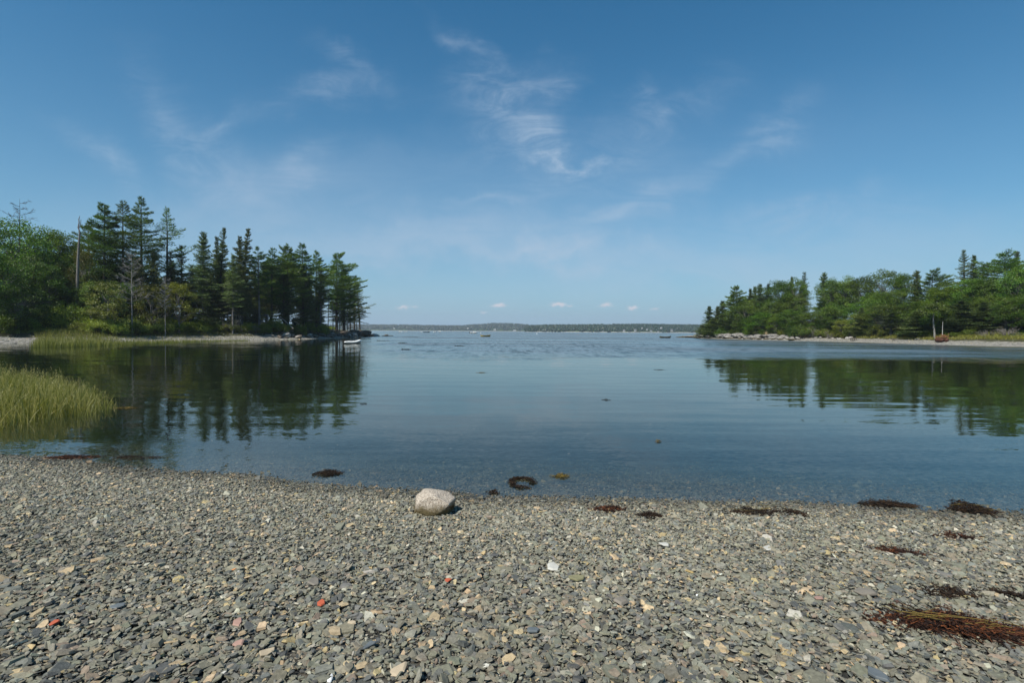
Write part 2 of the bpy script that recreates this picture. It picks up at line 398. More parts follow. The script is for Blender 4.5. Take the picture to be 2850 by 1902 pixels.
PAL = np.array([1.14, 1.07, .95]) * np.array([(.155,.158,.130),(.128,.138,.132),(.190,.180,.145),(.36,.29,.195),(.075,.080,.080),(.34,.335,.29),(.205,.170,.135),(.20,.205,.18),(.30,.25,.14),(.55,.54,.50)])
PALW = np.array([.32,.15,.21,.040,.12,.028,.03,.10,.018,.0004])
def flakes(P, size, rng, tones, sides=6, tilt=0.30, thick=(0.16, 0.5)):
    """angular slate chips: P (n,3) centres, size (n,) half length"""
    n = len(P)
    th = (np.arange(sides)[None] + rng.uniform(-.42, .42, (n, sides))) * 2 * np.pi / sides
    rr = rng.uniform(.66, 1.15, (n, sides)); asp = rng.uniform(.38, .9, (n, 1))
    x = np.cos(th) * rr; y = np.sin(th) * rr * asp
    tk = rng.uniform(*thick, (n, 1)) * np.minimum(asp, 0.8)
    sh = rng.uniform(.72, .98, (n, 1)); ox = rng.uniform(-.12, .12, (n, 2))
    ztop = tk + rng.uniform(-.22, .22, (n, sides)) * tk
    zmid = rng.uniform(-.35, .35, (n, sides)) * tk
    top = np.stack([x * sh + ox[:, :1], y * sh + ox[:, 1:], ztop], -1)
    mid = np.stack([x, y, zmid], -1)
    ct = np.stack([ox[:, 0], ox[:, 1], tk[:, 0] * rng.uniform(.92, 1.08, n)], -1)[:, None]
    cb = np.stack([ox[:, 0] * 0, ox[:, 0] * 0, -tk[:, 0]], -1)[:, None]
    v = np.concatenate([top, mid, ct, cb], 1) * size[:, None, None]
    # rotate: yaw then tilt
    yaw = rng.uniform(0, 2 * np.pi, n); ax = rng.uniform(0, 2 * np.pi, n); an = np.abs(rng.normal(0, tilt * 1.12, n))
    c, s_ = np.cos(yaw)[:, None], np.sin(yaw)[:, None]
    X = v[..., 0] * c - v[..., 1] * s_; Y = v[..., 0] * s_ + v[..., 1] * c; Z = v[..., 2]
    k = np.stack([np.cos(ax), np.sin(ax), 0 * ax], -1)[:, None]; v = np.stack([X, Y, Z], -1)
    ca, sa = np.cos(an)[:, None, None], np.sin(an)[:, None, None]
    v = v * ca + np.cross(np.broadcast_to(k, v.shape), v) * sa + k * (v * k).sum(-1, keepdims=True) * (1 - ca)
    v += P[:, None]
    m_ = 2 * sides + 2; j = np.arange(sides); k2 = (j + 1) % sides
    f4 = np.stack([sides + j, sides + k2, k2, j], -1)
    f3 = np.concatenate([np.stack([j, k2, np.full(sides, 2 * sides)], -1), np.stack([sides + k2, sides + j, np.full(sides, 2 * sides + 1)], -1)])
    off = (np.arange(n) * m_)[:, None, None]
    return v.reshape(-1, 3), (f3[None] + off).reshape(-1, 3), (f4[None] + off).reshape(-1, 4), np.repeat(tones, m_, axis=0)
def add_flakes(mb, *a, **k):
    v, f3, f4, c = flakes(*a, **k)
    base = mb.n; mb.add(v, f3, 0.5, c); mb.F4.append(f4 + base)
def tones_for(P, rng):
    idx = rng.choice(len(PAL), len(P), p=PALW / PALW.sum()); c = PAL[idx] * rng.uniform(.8, 1.25, (len(P), 1))
    c *= (1 + 0.02 * rng.normal(size=(len(P), 3)))
    # mottled tone; chips darker close to the camera, paler farther out
    mottle = vnoise(P[:, :2] / 1.6, 7, 2) * 0.10
    c *= (1.04 + mottle)[:, None] * np.interp(P[:, 1], [2, 3.5, 5.5], [.86, 1.0, 1.18])[:, None]
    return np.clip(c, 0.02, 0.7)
rng = np.random.default_rng(4)
sh = MB()
NS = 245000
y = np.sqrt(rng.uniform(1.9 ** 2, 10.6 ** 2, NS * 2)); x = rng.uniform(-1.18, 1.18, NS * 2) * (y + 0.5)
P2 = np.column_stack([x, y]); dn = sdf(P2, NEAR)
keep = (dn > -4.5) & (rng.random(len(P2)) < np.interp(y, [2, 3.2, 5, 8, 10.6], [.64, .74, 1, 1, 1]))
keep &= rng.random(len(P2)) < np.interp(dn, [-4.5, -2.4, -0.6, 0], [.05, .25, .8, 1])
P2 = P2[keep]; dn = dn[keep]
print('stones', len(P2))
zg = height(P2)
size = np.exp(rng.normal(math.log(0.0155), 0.46, len(P2))) * np.interp(P2[:, 1], [2, 3.2, 4.4, 6, 9], [1.42, 1.24, 1.06, .95, .94])
size = np.clip(size, 0.008, 0.075)
z = zg + rng.uniform(0, 0.026, len(P2)) - size * 0.15
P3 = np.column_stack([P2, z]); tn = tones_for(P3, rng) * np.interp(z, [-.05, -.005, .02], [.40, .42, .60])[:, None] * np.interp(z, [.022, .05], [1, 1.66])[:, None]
nearm = P2[:, 1] < 4.2
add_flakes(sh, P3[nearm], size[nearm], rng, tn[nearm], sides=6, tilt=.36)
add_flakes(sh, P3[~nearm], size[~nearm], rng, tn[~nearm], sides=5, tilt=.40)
tag(sh.build('shingle', MSTONE), 'grey and tan slate shingle covering the foreground beach', 'shingle', kind='stuff')
# ---------------------------------------------------------------- haze over the bay
MHAZE, t, out = newmat('sea_haze')
vp = t.n('ShaderNodeVolumePrincipled', {'Color': (.80, .90, 1.0, 1), 'Density': HAZE_D, 'Anisotropy': 0.2})
t.L.new(vp.outputs[0], out.inputs['Volume'])
hb = MB(); box(hb, (-3700, -3700, -16), (3700, 3700, 110)); tag(hb.build('haze', MHAZE), 'thin bluish haze over the bay', 'haze', kind='stuff')

# ---------------------------------------------------------------- plant materials
def leafmat(name, dark, mid, light, trans=0.35, hue=0.02, val=0.35):
    mt, t, out = newmat(name)
    at = t.n('ShaderNodeAttribute', attribute_name='rnd'); oi = t.n('ShaderNodeObjectInfo')
    c = t.ramp(at.outputs['Fac'], [(0, dark), (.55, mid), (1, light)])
    h = t.math('MULTIPLY_ADD', t.math('SUBTRACT', oi.outputs['Random'], .5), hue * 2, 0.5)
    v = t.math('MULTIPLY_ADD', t.math('SUBTRACT', t.math('FRACT', t.math('MULTIPLY', oi.outputs['Random'], 7.31)), .5), val * 2, 1.0)
    hsv = t.n('ShaderNodeHueSaturation', {'Hue': h, 'Value': v, 'Color': c})
    d = t.n('ShaderNodeBsdfDiffuse', {'Color': hsv.outputs[0]}); tl = t.n('ShaderNodeBsdfTranslucent', {'Color': hsv.outputs[0]})
    m1 = t.n('ShaderNodeMixShader', {0: trans, 1: d.outputs[0], 2: tl.outputs[0]})
    gl = t.n('ShaderNodeBsdfGlossy', {'Color': (1, 1, 1, 1), 'Roughness': 0.5})
    m2 = t.n('ShaderNodeMixShader', {0: 0.03, 1: m1.outputs[0], 2: gl.outputs[0]})
    t.L.new(m2.outputs[0], out.inputs[0]); return mt
M = {}
M['pine'] = leafmat('pine_needles', (.038, .072, .010), (.095, .165, .020), (.20, .29, .040))
M['spruce'] = leafmat('spruce_needles', (.045, .068, .016), (.100, .148, .032), (.22, .25, .08))
M['lichen'] = leafmat('lichened_twigs', (.060, .062, .045), (.105, .110, .080), (.17, .17, .13), .1)
M['oak'] = leafmat('broad_leaves', (.036, .068, .005), (.092, .168, .010), (.20, .30, .022))
M['birch'] = leafmat('yellow_green_leaves', (.075, .090, .010), (.160, .185, .018), (.29, .29, .035))
M['shrub'] = leafmat('shrub_leaves', (.075, .10, .010), (.19, .25, .022), (.35, .39, .045))
M['goldgrass'] = leafmat('dry_marsh_grass', (.11, .11, .02), (.22, .20, .035), (.36, .29, .08), .4)
M['grass'] = leafmat('marsh_grass', (.060, .085, .010), (.22, .23, .028), (.52, .45, .16), .45, 0, 0)
def woodmat(name, a, b):
    mt, t, out = newmat(name); geo = t.n('ShaderNodeNewGeometry')
    nn = t.noise(t.vmath('MULTIPLY', geo.outputs['Position'], (6, 6, 1.5)), 2.0, 4, 0.65)
    c = t.mix(t.mrange(nn.outputs[0], .35, .65), (*a, 1), (*b, 1))
    pbsdf(t, out, c, 0.9, 0.15, t.n('ShaderNodeBump', {'Strength': 0.6, 'Distance': 0.03, 'Height': nn.outputs[0]}).outputs[0]); return mt
M['bark'] = woodmat('dark_bark', (.055, .045, .036), (.11, .095, .078))
M['greybark'] = woodmat('grey_bark', (.12, .11, .095), (.24, .22, .20))
M['deadwood'] = woodmat('weathered_dead_wood', (.17, .16, .14), (.34, .32, .29))
M['deadbrush'] = woodmat('grey_dead_brush', (.12, .105, .09), (.24, .215, .185))

# ---------------------------------------------------------------- trees
def bent(h, rng, lean=(0, 0), n=9, wob=0.12):
    s = np.linspace(0, 1, n); wx = rng.normal(0, wob, n).cumsum() * s; wy = rng.normal(0, wob, n).cumsum() * s
    return np.column_stack([lean[0] * s ** 1.5 + wx, lean[1] * s ** 1.5 + wy, s * h])
def at_path(path, z):
    return np.array([np.interp(z, path[:, 2], path[:, 0]), np.interp(z, path[:, 2], path[:, 1]), z])
def needle_branch(mb, P, L, az, rng, dens, nl, nw, spread, up, s0=0.25, thick=0.18):
    """needle bunches along a bough path function P(s)"""
    n = max(6, int(L * dens)); s = s0 + (1 - s0) * rng.random(n) ** 0.8
    c = P(s); o = np.array([math.cos(az), math.sin(az), 0]); l = np.array([-o[1], o[0], 0])
    lat = rng.normal(0, 1, n) * spread * (0.45 + 0.75 * np.sin(np.pi * np.clip(s, .1, 1) ** 1.3)) * L * .5
    lat = np.clip(lat, -.8 * L * .6, .8 * L * .6)
    c = c + l * lat[:, None] - o * (np.abs(lat) * .35)[:, None]; c[:, 2] += rng.uniform(-.25, 1, n) * thick
    d = o[None] * 1.0 + l[None] * (lat / (spread * L * .5 + .05) * .8)[:, None] + rng.normal(0, .35, (n, 3)); d[:, 2] += up
    clump = (np.sin(s * 9 + az * 7) * .5 + .5) * .35
    cards(mb, c, d, rng.uniform(.7, 1.25, n) * nl, rng.uniform(.7, 1.25, n) * nw, rng, rnd=np.clip(rng.random(n) * .75 + clump - .05, 0, 1), nbias=np.array([0, 0, .9]))
def conifer(seed, h, r, cb, kind='pine', lean=(0, 0), wind=None, dens=1.0, dead=0, miss=0.1, flat=0.0, nl=None, trunk_r=None, top_gap=0):
    """returns wood, crown, dead-bough collectors"""
    rng = np.random.default_rng(seed); wood = MB(); cr_ = MB(); dd = MB()
    path = bent(h, rng, lean, wob=.05 * h / 15)
    R0 = trunk_r or 0.012 * h + .05
    tube(wood, path, R0 * (1 - np.linspace(0, 1, len(path))) ** .8 + .015, 7)
    pine = kind == 'pine'; z = cb * h; az = rng.random() * 6
    nl = nl or (.34 if pine else .24); nw = .085 if pine else .075
    while z < h * .985:
        tt = (z - cb * h) / (h * (1 - cb)); prof = (1 - tt)
        if pine:
            prof = min(1.0, .30 + 1.35 * (1 - tt) ** .85) * (1 - tt ** 5); prof *= min(1, .62 + tt * 2.2)
        else: prof = (prof ** .85) * min(1, .55 + tt * 3) * 1.1 + .04
        step = (.70 if pine else .42) * (h / 18) ** .5 * (1 - .35 * tt)
        nb = rng.integers(3, 6) if pine else rng.integers(5, 8)
        for b in range(nb):
            az += 2.4 + rng.normal(0, .35)
            if rng.random() < miss: continue
            L = r * prof * (rng.uniform(.55, 1.18) if pine else rng.uniform(.4, 1.3))
            if wind is not None: L *= 1 + wind[1] * math.cos(az - wind[0])
            L *= 1 + (.18 if pine else .34) * math.sin(az * 2 + z * 1.7 + seed)
            L = max(L, .25)
            base = at_path(path, z + rng.uniform(-.2, .2)); o = np.array([math.cos(az), math.sin(az), 0])
            if pine: e0, e1 = rng.uniform(-.05, .22) - flat, rng.uniform(.10, .34)
            else: e0, e1 = -.42 + .75 * tt + rng.normal(0, .14), .24
            if tt > .85: e0 += .7 if pine else .35
            def P(s, base=base, o=o, L=L, e0=e0, e1=e1):
                s = np.asarray(s)[..., None]; return base + o * L * s + np.array([0, 0, 1.]) * L * (e0 * s + e1 * s * s)
            ss = np.linspace(0, .92, 4)
            tube(wood, P(ss), np.array([1, .7, .45, .18]) * (.016 * L + .012), 3)
            needle_branch(cr_, P, L, az, rng, (85 if pine else 80) * dens, nl, nw, .42 if pine else .36, .35 if pine else -.15, .22 if pine else .08, .24 if pine else .10)
            if not pine:   # hanging sprays
                n = int(L * 18 * dens); s = rng.random(n); c = P(s); c[:, :2] += rng.normal(0, .12 * L, (n, 2))
                cards(cr_, c, np.array([0, 0, -1.]) + rng.normal(0, .35, (n, 3)), nl * 1.1, nw, rng)
        z += step * rng.uniform(.75, 1.25)
    # leader
    n = 26; c = at_path(path, h * .97) + np.zeros((n, 3)); c[:, 2] += rng.uniform(-.6, .25, n) * h / 18
    cards(cr_, c, np.array([0, 0, 1.]) + rng.normal(0, .5, (n, 3)), nl, nw, rng)
    if dead:
        z = max(.8, .10 * h)
        while z < (cb + .25 * (dead > 1)) * h:
            for b in range(rng.integers(2, 5)):
                az += 2.4 + rng.normal(0, .4); L = r * rng.uniform(.35, 1.05) * (.6 + .4 * z / (cb * h + .1))
                base = at_path(path, z); o = np.array([math.cos(az), math.sin(az), 0])
                s = np.linspace(0, 1, 5)[:, None]
                pts = base + o * L * s + np.array([0, 0, 1.]) * L * (-.28 * s + .10 * s * s) + rng.normal(0, .02, (5, 3))
                tube(dd, pts, np.linspace(.026, .008, 5), 3)
                for k in range(int(4 + L * 4)):
                    q = rng.uniform(.25, 1); p0 = base + o * L * q + np.array([0, 0, 1.]) * L * (-.28 * q + .10 * q * q)
                    sd_ = o * .6 + np.array([-o[1], o[0], 0]) * rng.choice([-1, 1]) * rng.uniform(.4, 1) + np.array([0, 0, rng.uniform(-.5, .05)])
                    ll = rng.uniform(.2, .55) * (1.2 - q)
                    tube(dd, np.array([p0, p0 + sd_ * ll * .5, p0 + sd_ * ll - np.array([0, 0, .06])]), [.010, .008, .004], 3)
                n = int(L * (16 if dead > 1 else 7)); q = rng.random(n)[:, None]
                c = base + o * L * q + np.array([0, 0, 1.]) * L * (-.28 * q + .10 * q * q) + rng.normal(0, .10, (n, 3))
                cards(dd, c, np.array([0, 0, -1.]) + o + rng.normal(0, .6, (n, 3)), .22, .05, rng)
            z += rng.uniform(.35, .65)
    return wood, cr_, dd
def limb_tree(mb, rng, p, d, L, r, depth, tips, spread=.6, upb=.25, sides=4):
    n = 4; pts = [p]; q = np.array(p, float); dd_ = nrm(np.array(d, float))
    for i in range(n):
        dd_ = nrm(dd_ + rng.normal(0, .14, 3) + np.array([0, 0, upb * .15])); q = q + dd_ * L / n; pts.append(q)
    tube(mb, pts, np.linspace(r, r * .55, n + 1), sides)
    if depth == 0: tips.append((q, dd_)); return
    k = rng.integers(2, 4)
    for i in range(k):
        nd = nrm(dd_ + rng.normal(0, spread, 3) + np.array([0, 0, upb])); limb_tree(mb, rng, q if i < 2 else pts[-2], nd, L * rng.uniform(.6, .85), r * .55, depth - 1, tips, spread, upb, 3)
def broadleaf(seed, h, r, cb=0.25, dens=1.0, leaf=.22, lumps=70):
    rng = np.random.default_rng(seed); wood = MB(); cr_ = MB()
    zc = h * (1 + cb) / 2; hh = h * (1 - cb) / 2
    path = bent(zc, rng, wob=.07)
    tube(wood, path, np.linspace(.014 * h + .06, .05, len(path)), 7)
    cen = []
    for i in range(lumps):
        u = nrm(rng.normal(size=3)); rad = rng.uniform(.35, 1) ** .45
        if u[2] < -.6 and rng.random() < .6: u[2] *= -1
        lob = 1 + .22 * math.sin(3 * math.atan2(u[1], u[0]) + seed) + rng.normal(0, .07)
        cen.append(np.array([u[0] * r * rad * lob, u[1] * r * rad * lob, zc + u[2] * hh * rad * (1 if u[2] > 0 else .95)]))
    cen = np.array(cen); top = cen[:, 2].max() 
    cen[:, 2] = np.where(cen[:, 2] > zc, zc + (cen[:, 2] - zc) * (h - .35 - zc) / (top - zc), cen[:, 2])
    for c in cen:
        st_ = at_path(path, min(max(c[2] - rng.uniform(.15, .4) * h, .2 * h), zc * .98)); mid = (st_ + c) / 2 + rng.normal(0, .15, 3) - np.array([0, 0, .2])
        if rng.random() < .75: tube(wood, np.array([st_, mid, c]), [.035 + .004 * h, .03, .012], 3)
        cl = rng.uniform(.55, 1.05) * r * .30; n = int(150 * dens * rng.uniform(.7, 1.3))
        u = nrm(rng.normal(size=(n, 3))); rr = rng.random(n) ** .42
        p = c + u * rr[:, None] * np.array([cl * 1.25, cl * 1.25, cl * .62])
        d = u * .7 + rng.normal(0, .6, (n, 3)); d[:, 2] -= .15
        cards(cr_, p, d, rng.uniform(.7, 1.3, n) * leaf, rng.uniform(.6, 1.1, n) * leaf * .8, rng, rnd=np.clip(rng.random(n) * .8 + rng.uniform(-.05, .22), 0, 1), nbias=np.array([-.3, -.5, 1.7]))
    return wood, cr_
def bare_tree(seed, h, r, cb=.3, twigs=1.0, rt=.11, droop=.05):
    rng = np.random.default_rng(seed); wood = MB(); path = bent(h, rng, wob=.07)
    tube(wood, path, np.linspace(rt, .012, len(path)), 6); z = cb * h; az = 0
    while z < h * .97:
        tt = (z - cb * h) / (h * (1 - cb)); L = r * (1 - tt * .75) * rng.uniform(.6, 1.1); az += 2.4 + rng.normal(0, .4)
        base = at_path(path, z); o = np.array([math.cos(az), math.sin(az), 0]); s = np.linspace(0, 1, 6)[:, None]
        f = lambda q: base + o * L * q + np.array([0, 0, 1.]) * L * (droop + .45 * q) * q
        pts = f(s) + rng.normal(0, .03, (6, 3)); tube(wood, pts, np.linspace(.045, .014, 6), 3)
        for k in range(int(12 * twigs)):
            q = rng.uniform(.2, 1); p0 = f(q); sd_ = nrm(o * .7 + rng.normal(0, .6, 3) + np.array([0, 0, .3])) * rng.uniform(.3, .9) * L * .4
            p1 = p0 + sd_ * .5 + rng.normal(0, .03, 3); tube(wood, np.array([p0, p1, p0 + sd_]), [.022, .016, .009], 3)
            for k2 in range(2):
                tube(wood, np.array([p1, p1 + nrm(sd_ + rng.normal(0, .3, 3)) * .35]), [.009, .005], 3)
        z += h * .024 * rng.uniform(.7, 1.3)
    return wood
def bush(seed, r, h, n=26, leaf=.13, per=170):
    rng = np.random.default_rng(seed); wood = MB(); cr_ = MB()
    for i in range(n):
        a = rng.uniform(0, 6.28); rad = r * math.sqrt(rng.random()) * .85; zt = h * (1 - (rad / r) ** 2 * .65) * rng.uniform(.45, 1)
        c = np.array([math.cos(a) * rad, math.sin(a) * rad, max(zt - .15, .15)])
        tube(wood, np.array([[c[0] * .2, c[1] * .2, -.1], [c[0] * .6, c[1] * .6, c[2] * .5], c]), [.03, .02, .01], 3)
        cl = .30 * r * rng.uniform(.7, 1.2); u = nrm(rng.normal(size=(per, 3))); rr = rng.random(per) ** .4
        p = c + u * rr[:, None] * np.array([cl, cl, cl * .75]); p[:, 2] = np.maximum(p[:, 2], .02)
        cards(cr_, p, u * .6 + rng.normal(0, .6, (per, 3)) + np.array([0, 0, .25]), rng.uniform(.7, 1.3, per) * leaf, rng.uniform(.5, .9, per) * leaf, rng,
              rnd=np.clip(rng.random(per) * .8 + rng.uniform(-.05, .22), 0, 1), nbias=np.array([-.3, -.6, 1.8]))
    return wood, cr_
def dead_brush(seed, r, h, n=40):
    rng = np.random.default_rng(seed); wd = MB()
    for i in range(n):
        a = rng.uniform(0, 6.28); o = np.array([math.cos(a), math.sin(a), 0]); L = r * rng.uniform(.5, 1.1); up = h * rng.uniform(.2, 1)
        p0 = o * rng.uniform(0, .4) * r; pts = np.array([p0 - np.array([0, 0, .1]), p0 + o * L * .4 + np.array([0, 0, up * .75]), p0 + o * L * .9 + np.array([0, 0, up * rng.uniform(.6, 1)])])
        tube(wd, pts, [.035, .024, .010], 3)
        for k in range(7):
            q = rng.uniform(.3, 1); p = pts[0] * (1 - q) + pts[2] * q + np.array([0, 0, up * .3 * (1 - q)]); d = nrm(rng.normal(size=3) + o * .6 + np.array([0, 0, .4])) * rng.uniform(.25, .6)
            tube(wd, np.array([p, p + d * .5 + rng.normal(0, .04, 3), p + d]), [.015, .010, .005], 3)
    return wd

PROTO = {}
def proto(key):
    """a tree of each stock kind, made once and moved to its first place"""
    if key in PROTO: return PROTO[key]
    k, i = key.split(':'); i = int(i)
    if k == 'spruce': w_, c_, d_ = conifer(100 + i, 14, 2.5, .08, 'spruce', miss=.12, dens=.9, nl=.30); H_, R_ = 14, 2.5; ms = ('bark', 'spruce')
    elif k == 'oldspruce': w_, c_, d_ = conifer(150 + i, 17, 2.3, .34, 'spruce', dead=2, miss=.22, dens=.85); H_, R_ = 17, 2.3; ms = ('greybark', 'spruce')
    elif k == 'thinspruce': w_, c_, d_ = conifer(170 + i, 15, 2.0, .35, 'spruce', dead=1, miss=.38, dens=.6); H_, R_ = 15, 2.0; ms = ('bark', 'spruce')
    elif k == 'pine': w_, c_, d_ = conifer(200 + i, 17, 3.6, .30, 'pine', miss=.12); H_, R_ = 17, 3.6; ms = ('bark', 'pine')
    elif k == 'oak': w_, c_ = broadleaf(300 + i, 12, 4.2, .10, 1.15, lumps=80); d_ = None; H_, R_ = 12, 4.2; ms = ('greybark', 'oak')
    elif k == 'birch': w_, c_ = broadleaf(340 + i, 9, 2.8, .18, .75, .19, 50); d_ = None; H_, R_ = 9, 2.8; ms = ('greybark', 'birch')
    elif k == 'shrub': w_, c_ = bush(400 + i, 2.0, 2.0); d_ = None; H_, R_ = 2.0, 2.0; ms = ('bark', 'shrub')
    elif k == 'darkshrub': w_, c_ = bush(420 + i, 2.0, 2.0); d_ = None; H_, R_ = 2.0, 2.0; ms = ('bark', 'oak')
    elif k == 'brush': w_ = dead_brush(440 + i, 1.6, 1.8); c_ = d_ = None; H_, R_ = 1.8, 1.6; ms = ('deadbrush', None)
    elif k == 'bare': w_ = bare_tree(460 + i, 9, 2.4); c_ = d_ = None; H_, R_ = 9, 2.4; ms = ('deadwood', None)
    e = [k, H_, R_, w_.mesh('trunk', M[ms[0]]), c_.mesh('crown', M[ms[1]]) if c_ else None, d_.mesh('dead_boughs', M['lichen']) if d_ is not None and d_.n else None]
    PROTO[key] = e; return e
KNAME = {'spruce': ('spruce_tree', 'spruce'), 'oldspruce': ('spruce_tree', 'spruce'), 'thinspruce': ('spruce_tree', 'spruce'), 'pine': ('pine_tree', 'pine'),
         'oak': ('broadleaf_tree', 'tree'), 'birch': ('broadleaf_tree', 'tree'), 'shrub': ('shrub', 'shrub'), 'darkshrub': ('shrub', 'shrub'), 'brush': ('dead_brush', 'dead brush'), 'bare': ('bare_tree', 'bare tree')}
tr_rng = random.Random(11)
def put(key, x, y, h, r, label, group=None, z=None, rz=None, sink=.12):
    k, H_, R_, tm, cm, dm = proto(key)
    s = r / R_; sz = h / H_
    nm, cat = KNAME[k]
    root = empty(nm, (x, y, (hz(x, y) if z is None else z) - sink), tr_rng.uniform(0, 6.28) if rz is None else rz, label, cat, group, (s, s, sz))
    for me, n_ in ((tm, 'stems' if k in ('shrub', 'darkshrub', 'brush') else 'trunk'), (cm, 'foliage' if 'shrub' in k else 'crown'), (dm, 'dead_boughs')):
        if me is None: continue
        o = bpy.data.objects.new(n_, me); COL.objects.link(o); o.parent = root
    return root
LBK = [(-200, 60), (0, 67), (110, 73), (300, 77), (450, 88), (600, 96.5), (720, 102.5), (830, 112), (960, 137), (1005, 160)]
def LY(px, Y):
    if px > 1200: return Y
    base = np.interp(px, [0, 300, 565, 720, 880, 960, 1000], [70, 74, 90, 102, 114, 128, 140])
    return np.interp(px, [p[0] for p in LBK], [p[1] for p in LBK]) + 9.5 + .8 * (Y - base)
def at_px(px, Y):
    """ground spot seen at photo column px at distance Y"""
    d = ray(px, 922 + .006 * (px - 1425)); return d.x * Y, Y
def hpx(px, py, Y):
    x, y = at_px(px, Y); return x, y, atY(px, py, Y).z - hz(x, y)
def tpx(key, px, top, Y, rpx, label, group=None, **kw):
    Y = LY(px, Y); x, y, h = hpx(px, top, Y); return put(key, x, y, h, rpx / FPX * Y, label, group, **kw)
def hero(kind, seed, px, top, Y, rpx, label, cb=.3, leanpx=0, windpx=None, wood='bark', leaf=None, **kw):
    Y = LY(px, Y); x, y = at_px(px - leanpx, Y); h = atY(px, top, Y).z - hz(x, y); r = rpx / FPX * Y * 1.15
    w_, c_, d_ = conifer(seed, h, r, cb, kind, lean=(leanpx / FPX * Y, 0), wind=windpx, **kw)
    root = empty(kind + '_tree', (x, y, hz(x, y) - .1), 0, label, kind)
    w_.build('trunk', M[wood], root); c_.build('crown', M[leaf or kind], root)
    if d_.n: d_.build('dead_boughs', M['lichen'], root)
    return root

# left shore, tall pines of the tallest group
hero('pine', 1, 292, 563, 88, 52, 'tall dark pine at the left edge of the tallest pine group', .22, nl=.42, dens=1.15, miss=.05)
hero('pine', 2, 345, 560, 90, 66, 'tall pine with wide flat tiered boughs, middle of the tallest pine group', .30, flat=.08, nl=.40, miss=.22, windpx=(3.1, .2))
hero('pine', 3, 400, 543, 88, 50, 'tallest pine on the left shore, its tip the highest point of the treeline', .25, leanpx=8, nl=.40, miss=.12)
hero('pine', 5, 250, 622, 93, 46, 'shorter pine leaning against the left side of the tallest pine group', .25, nl=.40)
hero('pine', 4, 466, 575, 92, 40, 'slender open pine with one long bough reaching right, right of the tallest pine group', .32, dens=.8, miss=.34, windpx=(0, .35))
hero('spruce', 7, 508, 680, 95, 30, 'small ragged spruce right of the slender open pine', .25, miss=.3, dens=.8)
# left shore, spruce row
hero('spruce', 11, 565, 643, 92, 36, 'broad tall spruce with a bare pale lower trunk, leftmost of the spruce row', .30, dead=2, wood='greybark', trunk_r=.24, miss=.08)
hero('spruce', 12, 624, 630, 97, 27, 'narrow spruce with a tip bent to the right, second of the spruce row', .22, leanpx=16, miss=.2)
hero('spruce', 13, 603, 655, 99, 19, 'thin spruce tucked left of the bent narrow spruce', .22, leanpx=5, miss=.2)
hero('spruce', 14, 694, 632, 99, 27, 'tall spruce leaning right with a drooping tip, beside a blunter twin', .22, leanpx=22, miss=.12)
hero('spruce', 15, 668, 655, 98, 33, 'blunt topped spruce just left of the tall leaning spruce', .18, leanpx=4, miss=.1)
hero('spruce', 16, 648, 705, 93, 30, 'spruce with a thin grey trunk and dead lower boughs below the blunt spruce', .36, dead=2, wood='greybark', trunk_r=.20, miss=.2)
hero('pine', 17, 722, 684, 104, 32, 'pine with a straight pale trunk and dead grey lower boughs, right of the spruces', .42, dead=2, wood='greybark', trunk_r=.26, nl=.42)
hero('pine', 18, 756, 686, 108, 30, 'pine with a feathery rounded top right of the pale trunked pine', .30, nl=.42)
hero('pine', 19, 800, 680, 113, 50, 'bushy pine with a broad flat top in the middle of the point wood', .26, nl=.46, dens=1.1, miss=.05)
hero('pine', 20, 842, 677, 118, 32, 'umbrella topped pine standing above its neighbours on the point', .42, nl=.44)
hero('pine', 21, 880, 697, 122, 34, 'pine with upswept boughs between the umbrella pine and the fan shaped pine', .28, nl=.46, windpx=(0, .2))
hero('pine', 22, 938, 703, 132, 46, 'fan shaped pine with long boughs sweeping right over the water at the point', .26, nl=.50, windpx=(0, .42), dens=1.15, miss=.04)
hero('pine', 23, 958, 745, 136, 34, 'lower pine with long right boughs at the seaward end', .18, nl=.50, windpx=(0, .5), miss=.15)
hero('spruce', 24, 892, 745, 120, 27, 'half dead grey spruce with a bare straight trunk on the point bank', .40, dead=2, wood='greybark', trunk_r=.22, miss=.3)
hero('spruce', 25, 845, 735, 116, 30, 'grey green spruce thick with lichen below the umbrella pine', .14, dead=2, leaf='spruce', miss=.12)
hero('spruce', 26, 790, 745, 110, 30, 'dark spruce below the bushy flat topped pine', .20, dead=2, miss=.12)
hero('spruce', 27, 935, 790, 134, 26, 'lichened spruce under the fan shaped pine', .25, dead=2, miss=.3, dens=.7)
hero('spruce', 28, 975, 800, 140, 22, 'thin grey spruce among the bare trunks near the tip of the point', .30, dead=2, miss=.3, dens=.7)
hero('spruce', 29, 994, 790, 146, 22, 'outermost thin spruce at the very tip of the left point', .30, dead=2, leanpx=-8, miss=.4, dens=.55, windpx=(0, .1))
hero('spruce', 30, 986, 770, 143, 24, 'ragged spruce second from the tip of the left point', .38, dead=2, miss=.4, dens=.6, windpx=(0, .4))
hero('spruce', 31, 955, 812, 138, 20, 'short lichen grey spruce behind the boulders near the tip', .22, dead=2, miss=.3, dens=.7)
